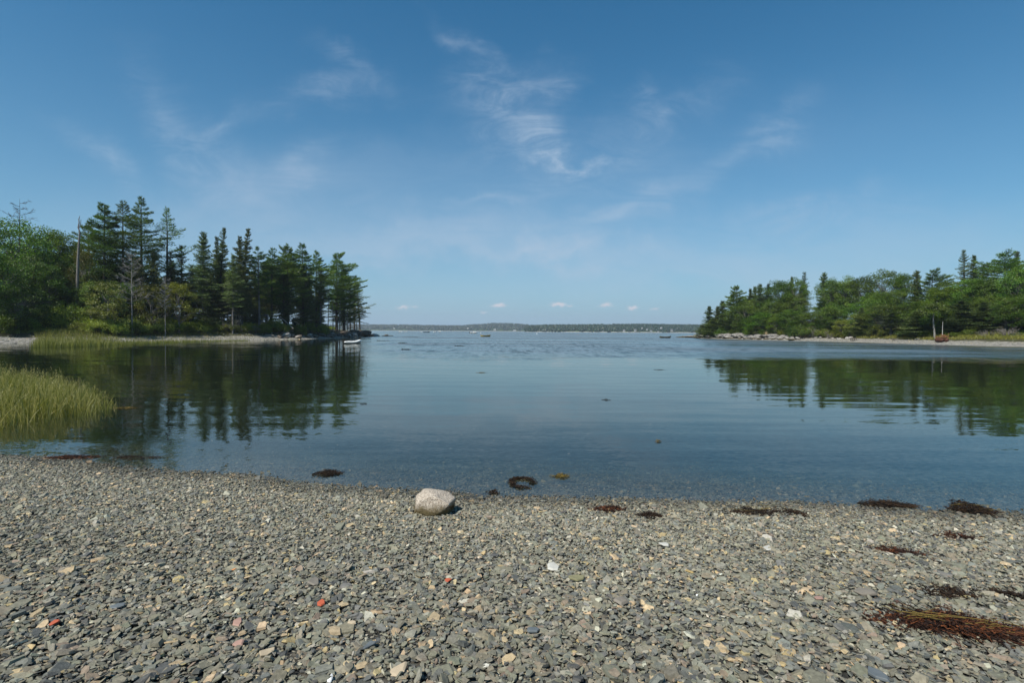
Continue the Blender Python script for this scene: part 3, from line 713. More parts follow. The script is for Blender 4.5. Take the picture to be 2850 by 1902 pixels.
# far left
x, y, h = hpx(60, 552, LY(60, 96)); root = empty('bare_tree', (x, y, hz(x, y)), .6, 'dead conifer with bare spreading top branches above the leafy trees at far left', 'bare tree')
bare_tree(51, h, 5.2, .62, 1.3, .26, -.1).build('trunk', M['bark'], root)
def snag(px, top, Y, rad, seed, label):
    rg = np.random.default_rng(seed); x, y, h = hpx(px, top, LY(px, Y)); mb = MB(); root = empty('dead_snag', (x, y, hz(x, y) - .1), 0, label, 'snag')
    pth = np.array([[0, 0, 0], [.05, 0, h * .2], [.12, 0, h * .4], [.22, 0, h * .6], [.36, 0, h * .75], [.50, 0, h * .86]]) * np.array([1.4, 1, 1]); tube(mb, pth, np.array([1.1, .95, .85, .75, .62, .48]) * rad, 8)
    f = pth[-1]; tube(mb, np.array([f, f + (-.30, 0, h * .035), f + (-.10, 0, h * .08), f + (-.16, 0, h * .11), f + (.02, 0, h * .14)]), [rad * .45, .10, .09, .07, .04], 5)
    tube(mb, np.array([f + (-.12, 0, h * .03), f + (.14, 0, h * .07), f + (.22, 0, h * .11)]), [.08, .07, .04], 4)
    for k in range(9):
        z = rg.uniform(.3, .85) * h; a = rg.uniform(0, 6.28); b = at_path(pth, z); tube(mb, np.array([b, b + np.array([math.cos(a), math.sin(a), .1]) * rg.uniform(.3, .8)]), [.035, .012], 3)
    mb.build('trunk', M['greybark'], root, smooth=True); return root
snag(214, 600, 78, .24, 3, 'tall bare grey snag with a forked broken top in front of the left wood')
x, y, h = hpx(368, 700, LY(368, 76)); root = empty('bare_tree', (x, y, hz(x, y)), 1.0, 'leafless pale grey tree with fine branches in front of the tallest pines', 'bare tree')
bare_tree(52, h, 2.9, .38, 2.0, .14, .15).build('trunk', M['deadwood'], root)
x, y, h = hpx(460, 770, LY(460, 78)); root = empty('bare_tree', (x, y, hz(x, y)), 0, 'thin leafless sapling among the leafy thicket left of the spruce row', 'bare tree')
bare_tree(53, h, 1.7, .45, 1.2, .07, .15).build('trunk', M['deadwood'], root)
for a in (('oak:0', 48, 607, 84, 92, 'large leafy tree under the bare conifer top at the far left'),
          ('oak:1', 150, 640, 86, 52, 'leafy tree right of the largest tree at the far left'),
          ('oak:2', 205, 664, 88, 42, 'dark leafy tree just behind the forked grey snag'),
          ('oak:3', -20, 690, 72, 70, 'greyish green leafy tree cut by the left edge of the picture'),
          ('oak:1', 130, 735, 76, 52, 'lower bright leafed tree in front of the far left wood'),
          ('birch:0', 238, 690, 80, 32, 'yellow green tree right behind the forked grey snag'),
          ('birch:1', 300, 782, 74, 52, 'round yellow green tree left of the leafless grey tree'),
          ('birch:2', 425, 790, 80, 42, 'light green tree right of the leafless grey tree'),
          ('birch:0', 500, 785, 84, 42, 'yellow green tree at the left foot of the spruce row'),
          ('birch:1', 745, 860, 106, 22, 'small bright green tree beside the pale trunked pine'),
          ('oak:2', 60, 790, 70, 60, 'dark low tree overhanging the bank at the far left'),
          ('spruce:0', 385, 715, 84, 38, 'dark spruce behind the leafless grey tree'),
          ('spruce:1', 430, 700, 86, 34, 'dark spruce right of the tallest pine trunk'),
          ('thinspruce:0', 478, 700, 90, 30, 'open spruce below the slender open pine'),
          ('thinspruce:1', 538, 735, 96, 24, 'small thin spruce left of the spruce row'),
          ('spruce:1', 590, 760, 92, 30, 'low dark spruce between the first two spruces of the row')):
    tpx(*a)
# filling trees behind, left
SILL = ([-200, 0, 100, 200, 260, 330, 400, 480, 530, 545, 600, 700, 760, 880, 915], [640, 640, 655, 690, 700, 710, 700, 710, 745, 735, 715, 715, 710, 725, 770])
rg = random.Random(5)
for i in range(96):
    px = rg.uniform(-140, 905) if i > 20 and i < 74 else (rg.uniform(-60, 330) if i < 74 else rg.uniform(540, 905)); dY = 8 + (i % 4) * 4.5 + rg.uniform(0, 4)
    Y = np.interp(px, [0, 300, 565, 720, 880, 960, 1000], [70, 74, 90, 102, 114, 128, 140]) + dY - 3
    top = np.interp(px, *SILL) + rg.uniform(0, 55) + (3 - i % 4) * 16
    key = rg.choice(['oak:0', 'oak:2', 'oak:3', 'spruce:0']) if px < 330 else rg.choice(['spruce:0', 'spruce:1', 'spruce:2', 'oldspruce:0', 'oldspruce:1', 'oak:1', 'pine:0'])
    rpx = rg.uniform(26, 40) * (1.35 if 'oak' in key else 1) * 85 / Y
    k = KNAME[key.split(':')[0]][1]
    zn_ = 'behind the far left leafy trees' if px < 190 else 'behind the tallest pine group' if px < 440 else 'around the gap left of the spruce row' if px < 545 else 'behind the spruce row' if px < 710 else 'behind the pale trunked pine' if px < 800 else 'behind the umbrella topped pine'
    kd = {'tree': 'leafy tree', 'spruce': 'spruce', 'pine': 'pine'}[k]
    tpx(key, px, top, Y, rpx, 'dark %s filling the wood %s' % (kd, zn_), '%ss %s' % (kd, zn_))
# the thicket on the left bank
def along(poly_px, s): return np.interp(s, [p[0] for p in poly_px], [p[1] for p in poly_px])
LB = LBK
bsh = [(-20, 8.5, 58, 868), (28, 9, 44, 872), (70, 8.5, 40, 878), (118, 9.5, 38, 868), (160, 9.5, 46, 874), (205, 12, 50, 842), (250, 10, 48, 880), (300, 10, 46, 876), (345, 10, 44, 884), (388, 11, 44, 868),
       (425, 10, 40, 878), (465, 10, 36, 882), (500, 9.5, 32, 890), (535, 9.5, 30, 893), (568, 11, 30, 878), (600, 10.5, 28, 884), (640, 12, 24, 886), (690, 11, 26, 894), (150, 14, 46, 845), (330, 15, 46, 846),
       (412, 15, 40, 846), (475, 14, 36, 862), (270, 14, 44, 850), (20, 13, 50, 850), (90, 13, 46, 852), (215, 8.0, 30, 893), (262, 8.1, 32, 890), (318, 8.0, 34, 892), (372, 8.1, 34, 893), (418, 8, 30, 897), (455, 8.1, 32, 896), (492, 8, 26, 900), (526, 8.1, 28, 900), (560, 8, 24, 902), (600, 8.1, 24, 900), (640, 8.0, 25, 896), (690, 8.1, 24, 896), (735, 8.0, 22, 898), (785, 8.1, 22, 896), (835, 8, 20, 898), (895, 8.1, 16, 900), (750, 10, 22, 896), (770, 11, 26, 884), (860, 10, 18, 893), (905, 8, 14, 903)]
for i, (px, d, rpx, top) in enumerate(bsh):
    Y = np.interp(px, [0, 300, 565, 720, 880, 960, 1000], [70, 74, 90, 102, 114, 128, 140]) + (d - 9.5) / .8
    row = 'low front' if 7.9 < d < 8.2 else 'middle' if d < 11.5 else 'upper'
    zn_ = ('cut by the left edge' if px < 20 else 'under the largest far left tree' if px < 60 else 'above the shaded cove at far left' if px < 100 else 'behind the tall clump of far marsh grass' if px < 140 else 'left of the grey snag foot' if px < 180 else
           'at the foot of the grey snag' if px < 225 else 'right of the grey snag foot' if px < 275 else 'below the round yellow green tree' if px < 325 else 'left of the leafless grey tree foot' if px < 360 else 'right of the leafless grey tree foot' if px < 400 else
           'left of the thin leafless sapling' if px < 445 else 'right of the thin leafless sapling' if px < 485 else 'left of the bare pale spruce trunk' if px < 520 else 'just before the bare pale spruce trunk' if px < 550 else 'at the foot of the broad tall spruce' if px < 585 else
           'between the two leftmost bare trunks' if px < 620 else 'beside the thin grey trunked spruce' if px < 665 else 'behind the grey dead branches' if px < 720 else 'left of the bank rocks' if px < 760 else 'above the leaning dead trunk' if px < 800 else 'in front of the white cottage' if px < 880 else 'near the seaward bluff')
    lab, gp = '%s %sgreen shrub of the left bank %s' % (row, 'dark ' if px < 120 else '', zn_), 'shrubs of the left bank'
    tpx(('darkshrub:%d' if px < 120 else 'shrub:%d') % (i % 3), px, top, Y, rpx * 1.05, lab, gp)
for i, (px, top, rpx) in enumerate(((620, 888, 22), (655, 892, 26), (690, 900, 26), (722, 905, 22))):
    tpx('brush:%d' % (i % 2), px, top, float(np.interp(px, [565, 720, 880], [90, 102, 114])) - 1.2, rpx, 'tangle of grey dead branches on the left bank below the spruces', 'dead brush on the left bank')
mb = MB(); q = atY(780, 882, 118); p = atY(816, 915, 117)
tube(mb, [p, (np.array(p) + np.array(q)) / 2 + np.array([0, 0, .05]), q], [.13, .11, .06], 6, cap=True); tag(mb.build('leaning_log', M['deadwood']), 'pale dead trunk leaning on the bank under the point pines', 'log')
# sea of trunks on the tip
mbk = 0
for px, top, Y in ((913, 800, 136), (927, 830, 139), (945, 830, 145), (968, 830, 151), (992, 840, 160)):
    x, y, h = hpx(px, top, Y); rt_ = empty('bare_tree', (x, y, hz(x, y) - .1), px * .7, 'thin bare trunk under the seaward pines of the left point', 'bare tree', 'bare trunks near the left point')
    rg_ = np.random.default_rng(px); wd = MB(); tube(wd, bent(h, rg_, wob=.06), np.linspace(.15, .05, 9), 6)
    wd.build('trunk', M['greybark'], rt_)

# ---------------------------------------------------------------- right shore
RB = [(1900, 197), (1950, 176), (2050, 155), (2200, 133.6), (2400, 115), (2600, 96.5), (2850, 84), (3100, 70)]
def rY(px, d): return along(RB, px) + d
R_ = [('spruce:0', 1972, 851, 8, 22, 'spruce at the seaward end of the right headland, leaning over the ledge'),
      ('spruce:1', 1996, 853, 12, 25, 'small pointed spruce between the end spruce and the tiered pine'),
      ('spruce:2', 2009, 837, 13, 28, 'slim pointed spruce just left of the tiered pine on the right headland'),
      ('spruce:0', 1955, 903, 6, 23, 'lowest little spruce at the very end of the right headland'),
      ('spruce:1', 2015, 872, 9, 32, 'dark spruce below the tiered pine on the right headland'),
      ('spruce:2', 1985, 885, 6, 37, 'dark low spruce just above the white ledge'),
      ('spruce:2', 2085, 803, 20, 20, 'pointed spruce tip right of the tiered pine'),
      ('spruce:0', 2098, 796, 22, 22, 'second pointed spruce tip right of the tiered pine'),
      ('spruce:1', 2115, 790, 22, 27, 'third pointed spruce tip right of the tiered pine'),
      ('oldspruce:0', 2137, 790, 24, 27, 'fourth pointed spruce tip beside the first broad dome of leaves'),
      ('oak:0', 2075, 842, 12, 46, 'dome shaped leafy tree below the pointed spruce tips'),
      ('oak:1', 2165, 782, 20, 46, 'tall domed leafy tree left of the sky notch on the right headland'),
      ('oak:2', 2215, 772, 22, 32, 'leafy tree at the left edge of the sky notch on the right headland'),
      ('thinspruce:0', 2232, 757, 26, 22, 'nearly bare spruce tip above the leafy domes left of the sky notch'),
      ('spruce:2', 2200, 770, 28, 17, 'small spruce tip peeping over the domed leafy trees'),
      ('spruce:0', 2292, 757, 24, 27, 'spruce tip right of the sky notch on the right headland'),
      ('oak:3', 2312, 774, 20, 36, 'leafy tree at the right edge of the sky notch'),
      ('oak:0', 2352, 768, 22, 40, 'broad leafy tree second right of the sky notch'),
      ('oak:1', 2398, 771, 22, 38, 'broad leafy tree third right of the sky notch'),
      ('oak:2', 2460, 749, 24, 54, 'highest domed leafy tree near the middle of the right wood'),
      ('oak:3', 2512, 760, 24, 36, 'leafy tree at the right shoulder of the highest dome'),
      ('spruce:1', 2551, 752, 24, 28, 'small dense conifer top right of the highest leafy dome'),
      ('oak:0', 2630, 784, 20, 44, 'leafy tree below the pine with long right boughs'),
      ('oak:1', 2700, 776, 20, 46, 'leafy tree below the two tall ragged spruces'),
      ('oldspruce:1', 2730, 734, 28, 34, 'shorter ragged spruce right of the two tall ragged spruces'),
      ('oak:2', 2760, 765, 20, 46, 'leafy tree left of the big flat topped pine'),
      ('oak:3', 2835, 742, 18, 52, 'leafy tree below the big flat topped pine at the right edge'),
      ('oak:3', 2905, 720, 20, 60, 'leafy tree cut by the right edge of the picture'),
      ('oak:1', 2120, 870, 9, 40, 'low leafy tree above the white ledge of the right headland'),
      ('oak:2', 2205, 862, 10, 38, 'low leafy tree in front of the tall domed tree'),
      ('oak:3', 2160, 880, 8, 28, 'low oak over the dark hollow of the right bank'),
      ('oak:0', 2265, 868, 13, 40, 'leafy tree low in the sky notch'),
      ('birch:0', 2340, 890, 9, 22, 'small bright green tree low on the right bank'),
      ('birch:1', 2382, 872, 9, 28, 'light green tree on the right bank above the crate'),
      ('birch:2', 2103, 905, 6, 14, 'small bright green sapling above the right ledge'),
      ('oak:1', 2460, 848, 11, 50, 'low leafy tree in front of the highest dome'),
      ('oak:2', 2535, 835, 12, 44, 'low leafy tree right of the highest dome'),
      ('spruce:0', 2552, 862, 9, 42, 'dark drooping spruce left of the pale trunked tree'),
      ('spruce:1', 2672, 835, 10, 48, 'large dark spruce with drooping boughs behind the rusty raft'),
      ('spruce:2', 2735, 840, 10, 44, 'dark spruce right of the large drooping spruce'),
      ('oldspruce:0', 2800, 835, 10, 36, 'grey dead-boughed spruce near the right edge'),
      ('oldspruce:1', 2480, 868, 9, 34, 'spruce with dead lower boughs above the yellow green grass'),
      ('spruce:0', 2860, 830, 11, 44, 'dark spruce at the right edge above the beach'),
      ('oak:3', 2620, 855, 14, 44, 'leafy tree behind the pale trunk'),
      ('oldspruce:0', 2300, 862, 13, 26, 'ragged spruce right below the sky notch'),]
for key, px, top, d, rpx, lab in R_:
    tpx(key, px, top, rY(px, d), rpx, lab)
hero('pine', 61, 2050, 795, rY(2050, 14), 34, 'tiered pine with a fan shaped top near the end of the right headland', .12, nl=.55, wood='bark', miss=.06, dens=1.0)
hero('spruce', 62, 2681, 694, rY(2680, 26), 24, 'tallest ragged spruce with see-through boughs on the right shore', .30, miss=.25, dens=.65, dead=1)
hero('spruce', 63, 2704, 709, rY(2704, 26), 20, 'second tall ragged spruce just right of the tallest one on the right shore', .25, miss=.12, dens=.9)
hero('pine', 64, 2592, 750, rY(2592, 24), 34, 'pine with long boughs reaching right above the middle of the right wood', .40, windpx=(0, .5), nl=.5, leanpx=6)
hero('pine', 65, 2795, 706, rY(2795, 22), 66, 'big flat topped pine near the right edge', .40, windpx=(3.0, .1), nl=.5, flat=.05, dens=1.1)
hero('spruce', 66, 2828, 696, rY(2828, 24), 20, 'spruce leaning right above the big flat topped pine', .35, leanpx=12, miss=.2, dens=.8)
SILR = ([1960, 2000, 2040, 2100, 2200, 2235, 2262, 2300, 2400, 2500, 2600, 2700, 2850, 3000], [900, 872, 842, 806, 786, 800, 840, 790, 776, 768, 788, 782, 760, 735])
for i in range(78):
    px = rg.uniform(1985, 3010); dY = 9 + (i % 4) * 5 + rg.uniform(0, 4); Y = rY(px, dY)
    top = np.interp(px, *SILR) + rg.uniform(0, 22) + (3 - i % 4) * 20
    key = rg.choice(['oak:0', 'oak:1', 'oak:2', 'oak:3', 'oak:0', 'oak:2', 'oak:3', 'spruce:2'])
    rpx = rg.uniform(26, 38) * (1.2 if 'oak' in key else .85) * 115 / Y
    k = KNAME[key.split(':')[0]][1]
    zn_ = 'left of the sky notch' if px < 2262 else 'right of the sky notch' if px < 2420 else 'under the highest leafy dome' if px < 2545 else 'behind the rusty raft' if px < 2670 else 'below the two ragged spruces' if px < 2745 else 'behind the right edge spruces'
    kd = {'tree': 'leafy tree', 'spruce': 'spruce'}[k]
    tpx(key, px, top, Y, rpx, 'dark %s filling the right wood %s' % (kd, zn_), '%ss %s' % (kd, zn_))
rsh = [(2235, 5.5, 30, 900, 'darkshrub:0'), (2205, 6, 22, 905, 'darkshrub:1'), (2180, 7, 16, 915, 'shrub:2'), (2290, 8, 22, 910, 'shrub:0'), (2330, 8.5, 20, 915, 'shrub:1'), (2010, 6, 26, 912, 'darkshrub:2'), (1975, 6, 20, 916, 'darkshrub:0'),
       (2430, 9, 24, 898, 'shrub:2'), (2465, 9, 20, 912, 'shrub:0'), (2520, 9, 22, 915, 'darkshrub:0'), (2575, 9, 20, 918, 'darkshrub:1'), (2670, 8.5, 26, 922, 'shrub:1'), (2710, 8.5, 26, 912, 'shrub:0'),
       (2120, 8, 16, 916, 'darkshrub:2'), (2155, 9, 20, 905, 'darkshrub:1'), (2370, 9, 22, 905, 'shrub:2'), (2840, 8, 26, 925, 'darkshrub:1'), (2400, 10, 22, 915, 'darkshrub:0'), (2550, 10, 24, 905, 'darkshrub:2'), (2620, 10, 24, 910, 'darkshrub:0'), (2050, 7, 22, 912, 'darkshrub:1'), (2085, 8, 20, 905, 'darkshrub:2')]
for px, d, rpx, top, key in rsh:
    dk = key.startswith('dark')
    zn_ = ('above the white ledge block' if px < 1990 else 'above the largest white ledge' if px < 2030 else 'left of the dark hollow' if px < 2070 else 'over the dark hollow' if px < 2100 else 'right of the bright sapling' if px < 2140 else 'on the tan eroded bank' if px < 2170 else 'left of the big overhanging shrub' if px < 2190 else 'touching the big overhanging shrub' if px < 2220 else
           'overhanging the beach, biggest of the right bank' if px < 2250 else 'below the sky notch' if px < 2310 else 'under the small bright green tree' if px < 2350 else 'behind the lobster trap' if px < 2390 else 'right of the lobster trap' if px < 2415 else 'behind the left end of the yellow grass' if px < 2450 else 'behind the yellow grass' if px < 2500 else
           'right of the yellow grass' if px < 2535 else 'below the drooping spruce' if px < 2560 else 'left of the pale birch-like trunk' if px < 2600 else 'behind the rusty raft' if px < 2640 else 'right of the rusty raft' if px < 2690 else 'left of the grey dead brush' if px < 2800 else 'at the right edge of the picture')
    tpx(key, px, top, rY(px, d), rpx, ('dark' if dk else 'light') + ' green shrub ' + zn_, 'shrubs of the right bank')
for i, (px, top, rpx) in enumerate(((2755, 912, 28), (2805, 905, 26), (2850, 922, 22), (2270, 905, 14), (2312, 915, 14))):
    tpx('brush:%d' % (i % 2), px, top, rY(px, 7.5 if px > 2500 else 7), rpx, 'grey dead brush at the top of the right beach, ' + {2755: 'first right of the rusty raft', 2805: 'behind the dead-boughed spruce foot', 2850: 'cut by the right edge'}.get(px, '') if px > 2500 else 'small grey dead brush on the bank below the sky notch', 'dead brush on the right beach' if px > 2500 else 'dead brush below the sky notch')
x, y = at_px(2598, rY(2598, 8)); h = 4.8; rt_ = empty('broadleaf_tree', (x, y, hz(x, y) - .1), 0, 'tree with a bare pale birch-like trunk standing left of the rusty raft', 'tree')
wd = MB(); tube(wd, np.array([[.25, 0, 0], [.2, 0, 1.4], [.02, 0, 2.8], [-.1, 0, 4.2], [-.05, 0, 5.4]]), [.20, .17, .15, .12, .07], 7); wd.build('trunk', M['deadwood'], rt_, smooth=True)
w_, c_ = broadleaf(77, 3.6, 2.6, 0.1, .7, .26, 26); 
c_.V = [v + np.array([0, 0, 3.9]) for v in c_.V]; c_.build('crown', M['oak'], rt_)
# --- SECTION3 ---
# ---------------------------------------------------------------- far hills and their woods
MHILL, t, out = newmat('far_woodland_floor')
geo = t.n('ShaderNodeNewGeometry'); n1 = t.noise(geo.outputs['Position'], .02, 4, .6)
hc = t.mix(t.mrange(n1.outputs[0], .4, .6), (.030, .055, .020, 1), (.055, .085, .028, 1))
zz = t.n('ShaderNodeSeparateXYZ', {0: geo.outputs['Position']}).outputs[2]
hc = t.mix(t.mrange(zz, 1.2, 2.2), (.34, .33, .30, 1), hc)
pbsdf(t, out, hc, .9, .1)
M['farwood'] = leafmat('far_wood_leaves', (.009, .022, .012), (.016, .034, .018), (.024, .046, .022), .1)
def ridge(prof, Yb, depth, treeh, seed, label):
    """prof: photo outline (px, top y); hill from the shore at distance Yb up to the crest"""
    px = np.array([p[0] for p in prof]); py = np.array([p[1] for p in prof])
    xs_ = np.linspace(px[0], px[-1], 160); tp = np.interp(xs_, px, py)
    def zcrest(q, Y): return EYE + (922 + .006 * (q - 1425) - np.interp(q, px, py)) / FPX * Y
    ms = MB(); rows = np.linspace(0, 1, 14); V = []
    for r_ in rows:
        Y = Yb + depth * r_; X = (xs_ - 1425) / FPX * Y
        zc = np.maximum(zcrest(xs_, Yb + depth) - treeh, 1.5); z = zc * np.sin(r_ * np.pi / 2) ** .8
        if r_ == 0: z = z * 0 - 1.0
        V.append(np.column_stack([X, np.full_like(X, Y), z + vnoise(np.column_stack([X, X * 0 + Y]) / 60, seed) * 1.5 * (r_ > 0) * r_]))
    V.append(V[-1] + np.array([0, depth * .5, -30])); V = np.concatenate(V)
    n = len(xs_); i = np.arange(len(rows))[:, None] * n; j = np.arange(n - 1)[None]
    ms.add(V, np.stack([i + j, i + j + 1, i + j + n + 1, i + j + n], -1).reshape(-1, 4))
    tag(ms.build('hills', MHILL, smooth=True), kind='structure')
    rng = np.random.default_rng(seed); wm = MB(); N = 5200
    q = rng.uniform(px[0], px[-1], N); r_ = rng.random(N) ** .8 * .97 + .03
    Y = Yb + depth * r_; X = (q - 1425) / FPX * Y
    zc = np.maximum(zcrest(q, Yb + depth) - treeh, 1.5); z = zc * np.sin(r_ * np.pi / 2) ** .8 - 1
    hgt = treeh * rng.uniform(.65, 1.12, N); con = rng.random(N) < .55
    rad = np.where(con, hgt * .24, hgt * .42)
    S = 6; th = np.arange(S) * 2 * np.pi / S
    lv = [(0.0, .75), (.35, 1.0), (.7, .62)]
    vs_ = []
    for (f_, rr) in lv:
        rr2 = np.where(con, (1 - f_) * 1.05, rr)[:, None] * rad[:, None] * rng.uniform(.75, 1.25, (N, S))
        vs_.append(np.stack([X[:, None] + np.cos(th) * rr2, Y[:, None] + np.sin(th) * rr2, z[:, None] + hgt[:, None] * f_ + rng.normal(0, .3, (N, S))], -1))
    vs_.append(np.stack([X, Y, z + hgt], -1)[:, None]); v = np.concatenate(vs_, 1); m_ = 3 * S + 1
    j = np.arange(S); k = (j + 1) % S
    f4 = np.concatenate([np.stack([a * S + j, a * S + k, (a + 1) * S + k, (a + 1) * S + j], -1) for a in (0, 1)])
    f3 = np.stack([2 * S + j, 2 * S + k, np.full(S, 3 * S)], -1); off = (np.arange(N) * m_)[:, None, None]
    b = wm.n; wm.add(v.reshape(-1, 3), (f4[None] + off).reshape(-1, 4), np.repeat(rng.random(N), m_)); wm.F3.append((f3[None] + off).reshape(-1, 3) + b)
    tag(wm.build('distant_woods', M['farwood']), label, 'woods', kind='stuff')
ridge([(820, 904), (1000, 902.5), (1120, 902.5), (1200, 904), (1280, 905), (1320, 902), (1370, 898.5), (1420, 898.5), (1455, 901.5), (1500, 905), (1640, 907)], 2500, 500, 13, 31, 'bluish woods covering the farther shore across the bay')
ridge([(1462, 908), (1485, 903.5), (1520, 902.5), (1600, 902), (1700, 901), (1770, 900), (1850, 901.5), (1960, 902.5), (2100, 904)], 1350, 260, 11, 32, 'dark green woods covering the nearer far shore across the bay')

def simple(name, color, rough=.6, spec=.4, metallic=0):
    mt, t, out = newmat(name); geo = t.n('ShaderNodeNewGeometry')
    nn = t.noise(geo.outputs['Position'], 6, 4, .6)
    c = t.mix(t.mrange(nn.outputs[0], .3, .7), (*[a * .82 for a in color], 1), (*[min(1, a * 1.1) for a in color], 1))
    pbsdf(t, out, c, rough, spec, None, metallic); return mt
M['white'] = simple('white_paint', (.78, .78, .75), .45); M['shingleroof'] = simple('grey_roof', (.22, .22, .23), .8)
M['glass'] = simple('window_glass', (.05, .06, .07), .1, .8); M['darkpaint'] = simple('dark_paint', (.045, .055, .05), .5)
M['olive'] = simple('ochre_boat_paint', (.36, .27, .055), .5); M['khaki'] = simple('grey_green_boat_paint', (.10, .115, .065), .5)
M['rubber'] = simple('grey_inflatable_tube', (.50, .52, .53), .45); M['black'] = simple('black_plastic', (.02, .02, .022), .4)
M['wood'] = simple('boat_wood', (.30, .22, .13), .7)
M['orange'] = simple('orange_buoy_paint', (.60, .12, .03), .5); M['pole'] = simple('pale_pole', (.50, .48, .43), .6)
MR, t, out = newmat('rusty_steel'); geo = t.n('ShaderNodeNewGeometry'); nn = t.noise(geo.outputs['Position'], 5, 5, .7)
pbsdf(t, out, t.ramp(nn.outputs[0], [(.3, (.030, .016, .013)), (.5, (.085, .034, .022)), (.7, (.15, .075, .045))]), .85, .2); M['rust'] = MR
M['rustorange'] = simple('rusty_orange_timber', (.24, .115, .045), .8)

# houses on the far shore
M['housewhite'] = simple('faded_white_clapboard', (.50, .50, .48), .7)
def house(px, py, Y, wpx, hpx_, roofm, label, rot=.2):
    p = atY(px, py, Y); w_ = wpx / FPX * Y; h_ = hpx_ / FPX * Y; d_ = w_ * .7
    root = empty('house', (p.x, p.y, p.z - h_), rot, label, 'house')
    mb = MB(); box(mb, (-w_ / 2, -d_ / 2, -1.2), (w_ / 2, d_ / 2, h_ * .62)); mb.build('wall', M['housewhite'], root)
    mb = MB(); e = .5
    v = np.array([(-w_ / 2 - e, -d_ / 2 - e, h_ * .6), (w_ / 2 + e, -d_ / 2 - e, h_ * .6), (w_ / 2 + e, d_ / 2 + e, h_ * .6), (-w_ / 2 - e, d_ / 2 + e, h_ * .6), (-w_ / 2 - e, 0, h_), (w_ / 2 + e, 0, h_)])
    mb.add(v, [(0, 1, 5, 4), (2, 3, 4, 5), (1, 0, 3, 2)]); mb.add(v, [(1, 2, 5), (3, 0, 4)])
    rf = mb.build('roof', roofm, root)
    mb = MB(); box(mb, (w_ * .15, -.5, h_ * .8), (w_ * .15 + .9, .4, h_ * 1.12)); mb.build('chimney', M['shingleroof'], rf)
    for a in (-.28, .05, .30):
        mb = MB(); box(mb, (w_ * a - .5, -d_ / 2 - .06, h_ * .22), (w_ * a + .5, -d_ / 2 + .05, h_ * .44)); mb.build('window', M['glass'], root)
gr_ = M['shingleroof']; wh_ = M['housewhite']
for a in ((1737, 918, 7.5, 6, gr_, 'larger grey-roofed white house low on the far shore, leftmost of the near far-shore houses'), (1768, 917, 8, 5.5, gr_, 'white house just right of the leftmost grey-roofed far shore house'),
          (1787, 912, 4.5, 4, wh_, 'small white-roofed house high among the trees of the far shore'), (1801, 915, 6.5, 4.5, gr_, 'white house below a small white-roofed one on the far shore'),
          (1812, 920, 8, 3, wh_, 'long low white-roofed shed at the water of the far shore'), (1840, 911.5, 7, 4, wh_, 'highest white-roofed house on the far shore wood'),
          (1832, 922, 6, 3, gr_, 'little house at the waterline below the highest one'), (1870, 917, 8, 5.5, gr_, 'rightmost white house of the far shore beside the right headland'),
          (1678, 921.5, 5, 3, gr_, 'lone small white house at the foot of the far shore wood')):
    house(a[0], a[1], 1345, a[2] * .68, a[3] * .75, a[4], a[5])
house(1377, 916.5, 2480, 6, 3.5, wh_, 'white house at the foot of the farther bluish hill'); house(1302, 913, 2490, 3.5, 3, wh_, 'small white house on the slope of the farther shore')
house(1097, 913, 2490, 3.5, 3, wh_, 'small white house among the trees at the left of the farther shore'); house(1432, 919, 2470, 8, 2.5, wh_, 'long white building at the water of the farther shore')
# cottage between the trunks of the left point
def cottage():
    p = atY(836, 901, 134); z = hz(p.x, p.y); root = empty('cottage', (p.x, p.y, z), .1, 'small white cottage half hidden between the trunks of the left point', 'cottage')
    b_ = atY(836, 886, 134).z - z
    mb = MB(); box(mb, (-1.7, -1.2, -.5), (1.7, 1.2, b_ * .70)); mb.build('wall', M['white'], root)
    mb = MB(); v = np.array([(-1.9, -1.4, b_ * .68), (1.9, -1.4, b_ * .68), (1.9, 1.4, b_ * .68), (-1.9, 1.4, b_ * .68), (-1.9, 0, b_), (1.9, 0, b_)])
    mb.add(v, [(0, 1, 5, 4), (2, 3, 4, 5), (1, 0, 3, 2)]); mb.add(v, [(1, 2, 5), (3, 0, 4)]); mb.build('roof', M['shingleroof'], root)
    for a in (-1.0, .5):
        mb = MB(); box(mb, (a - .35, -1.24, b_ * .25), (a + .35, -1.18, b_ * .55)); mb.build('window', M['glass'], root)
cottage()

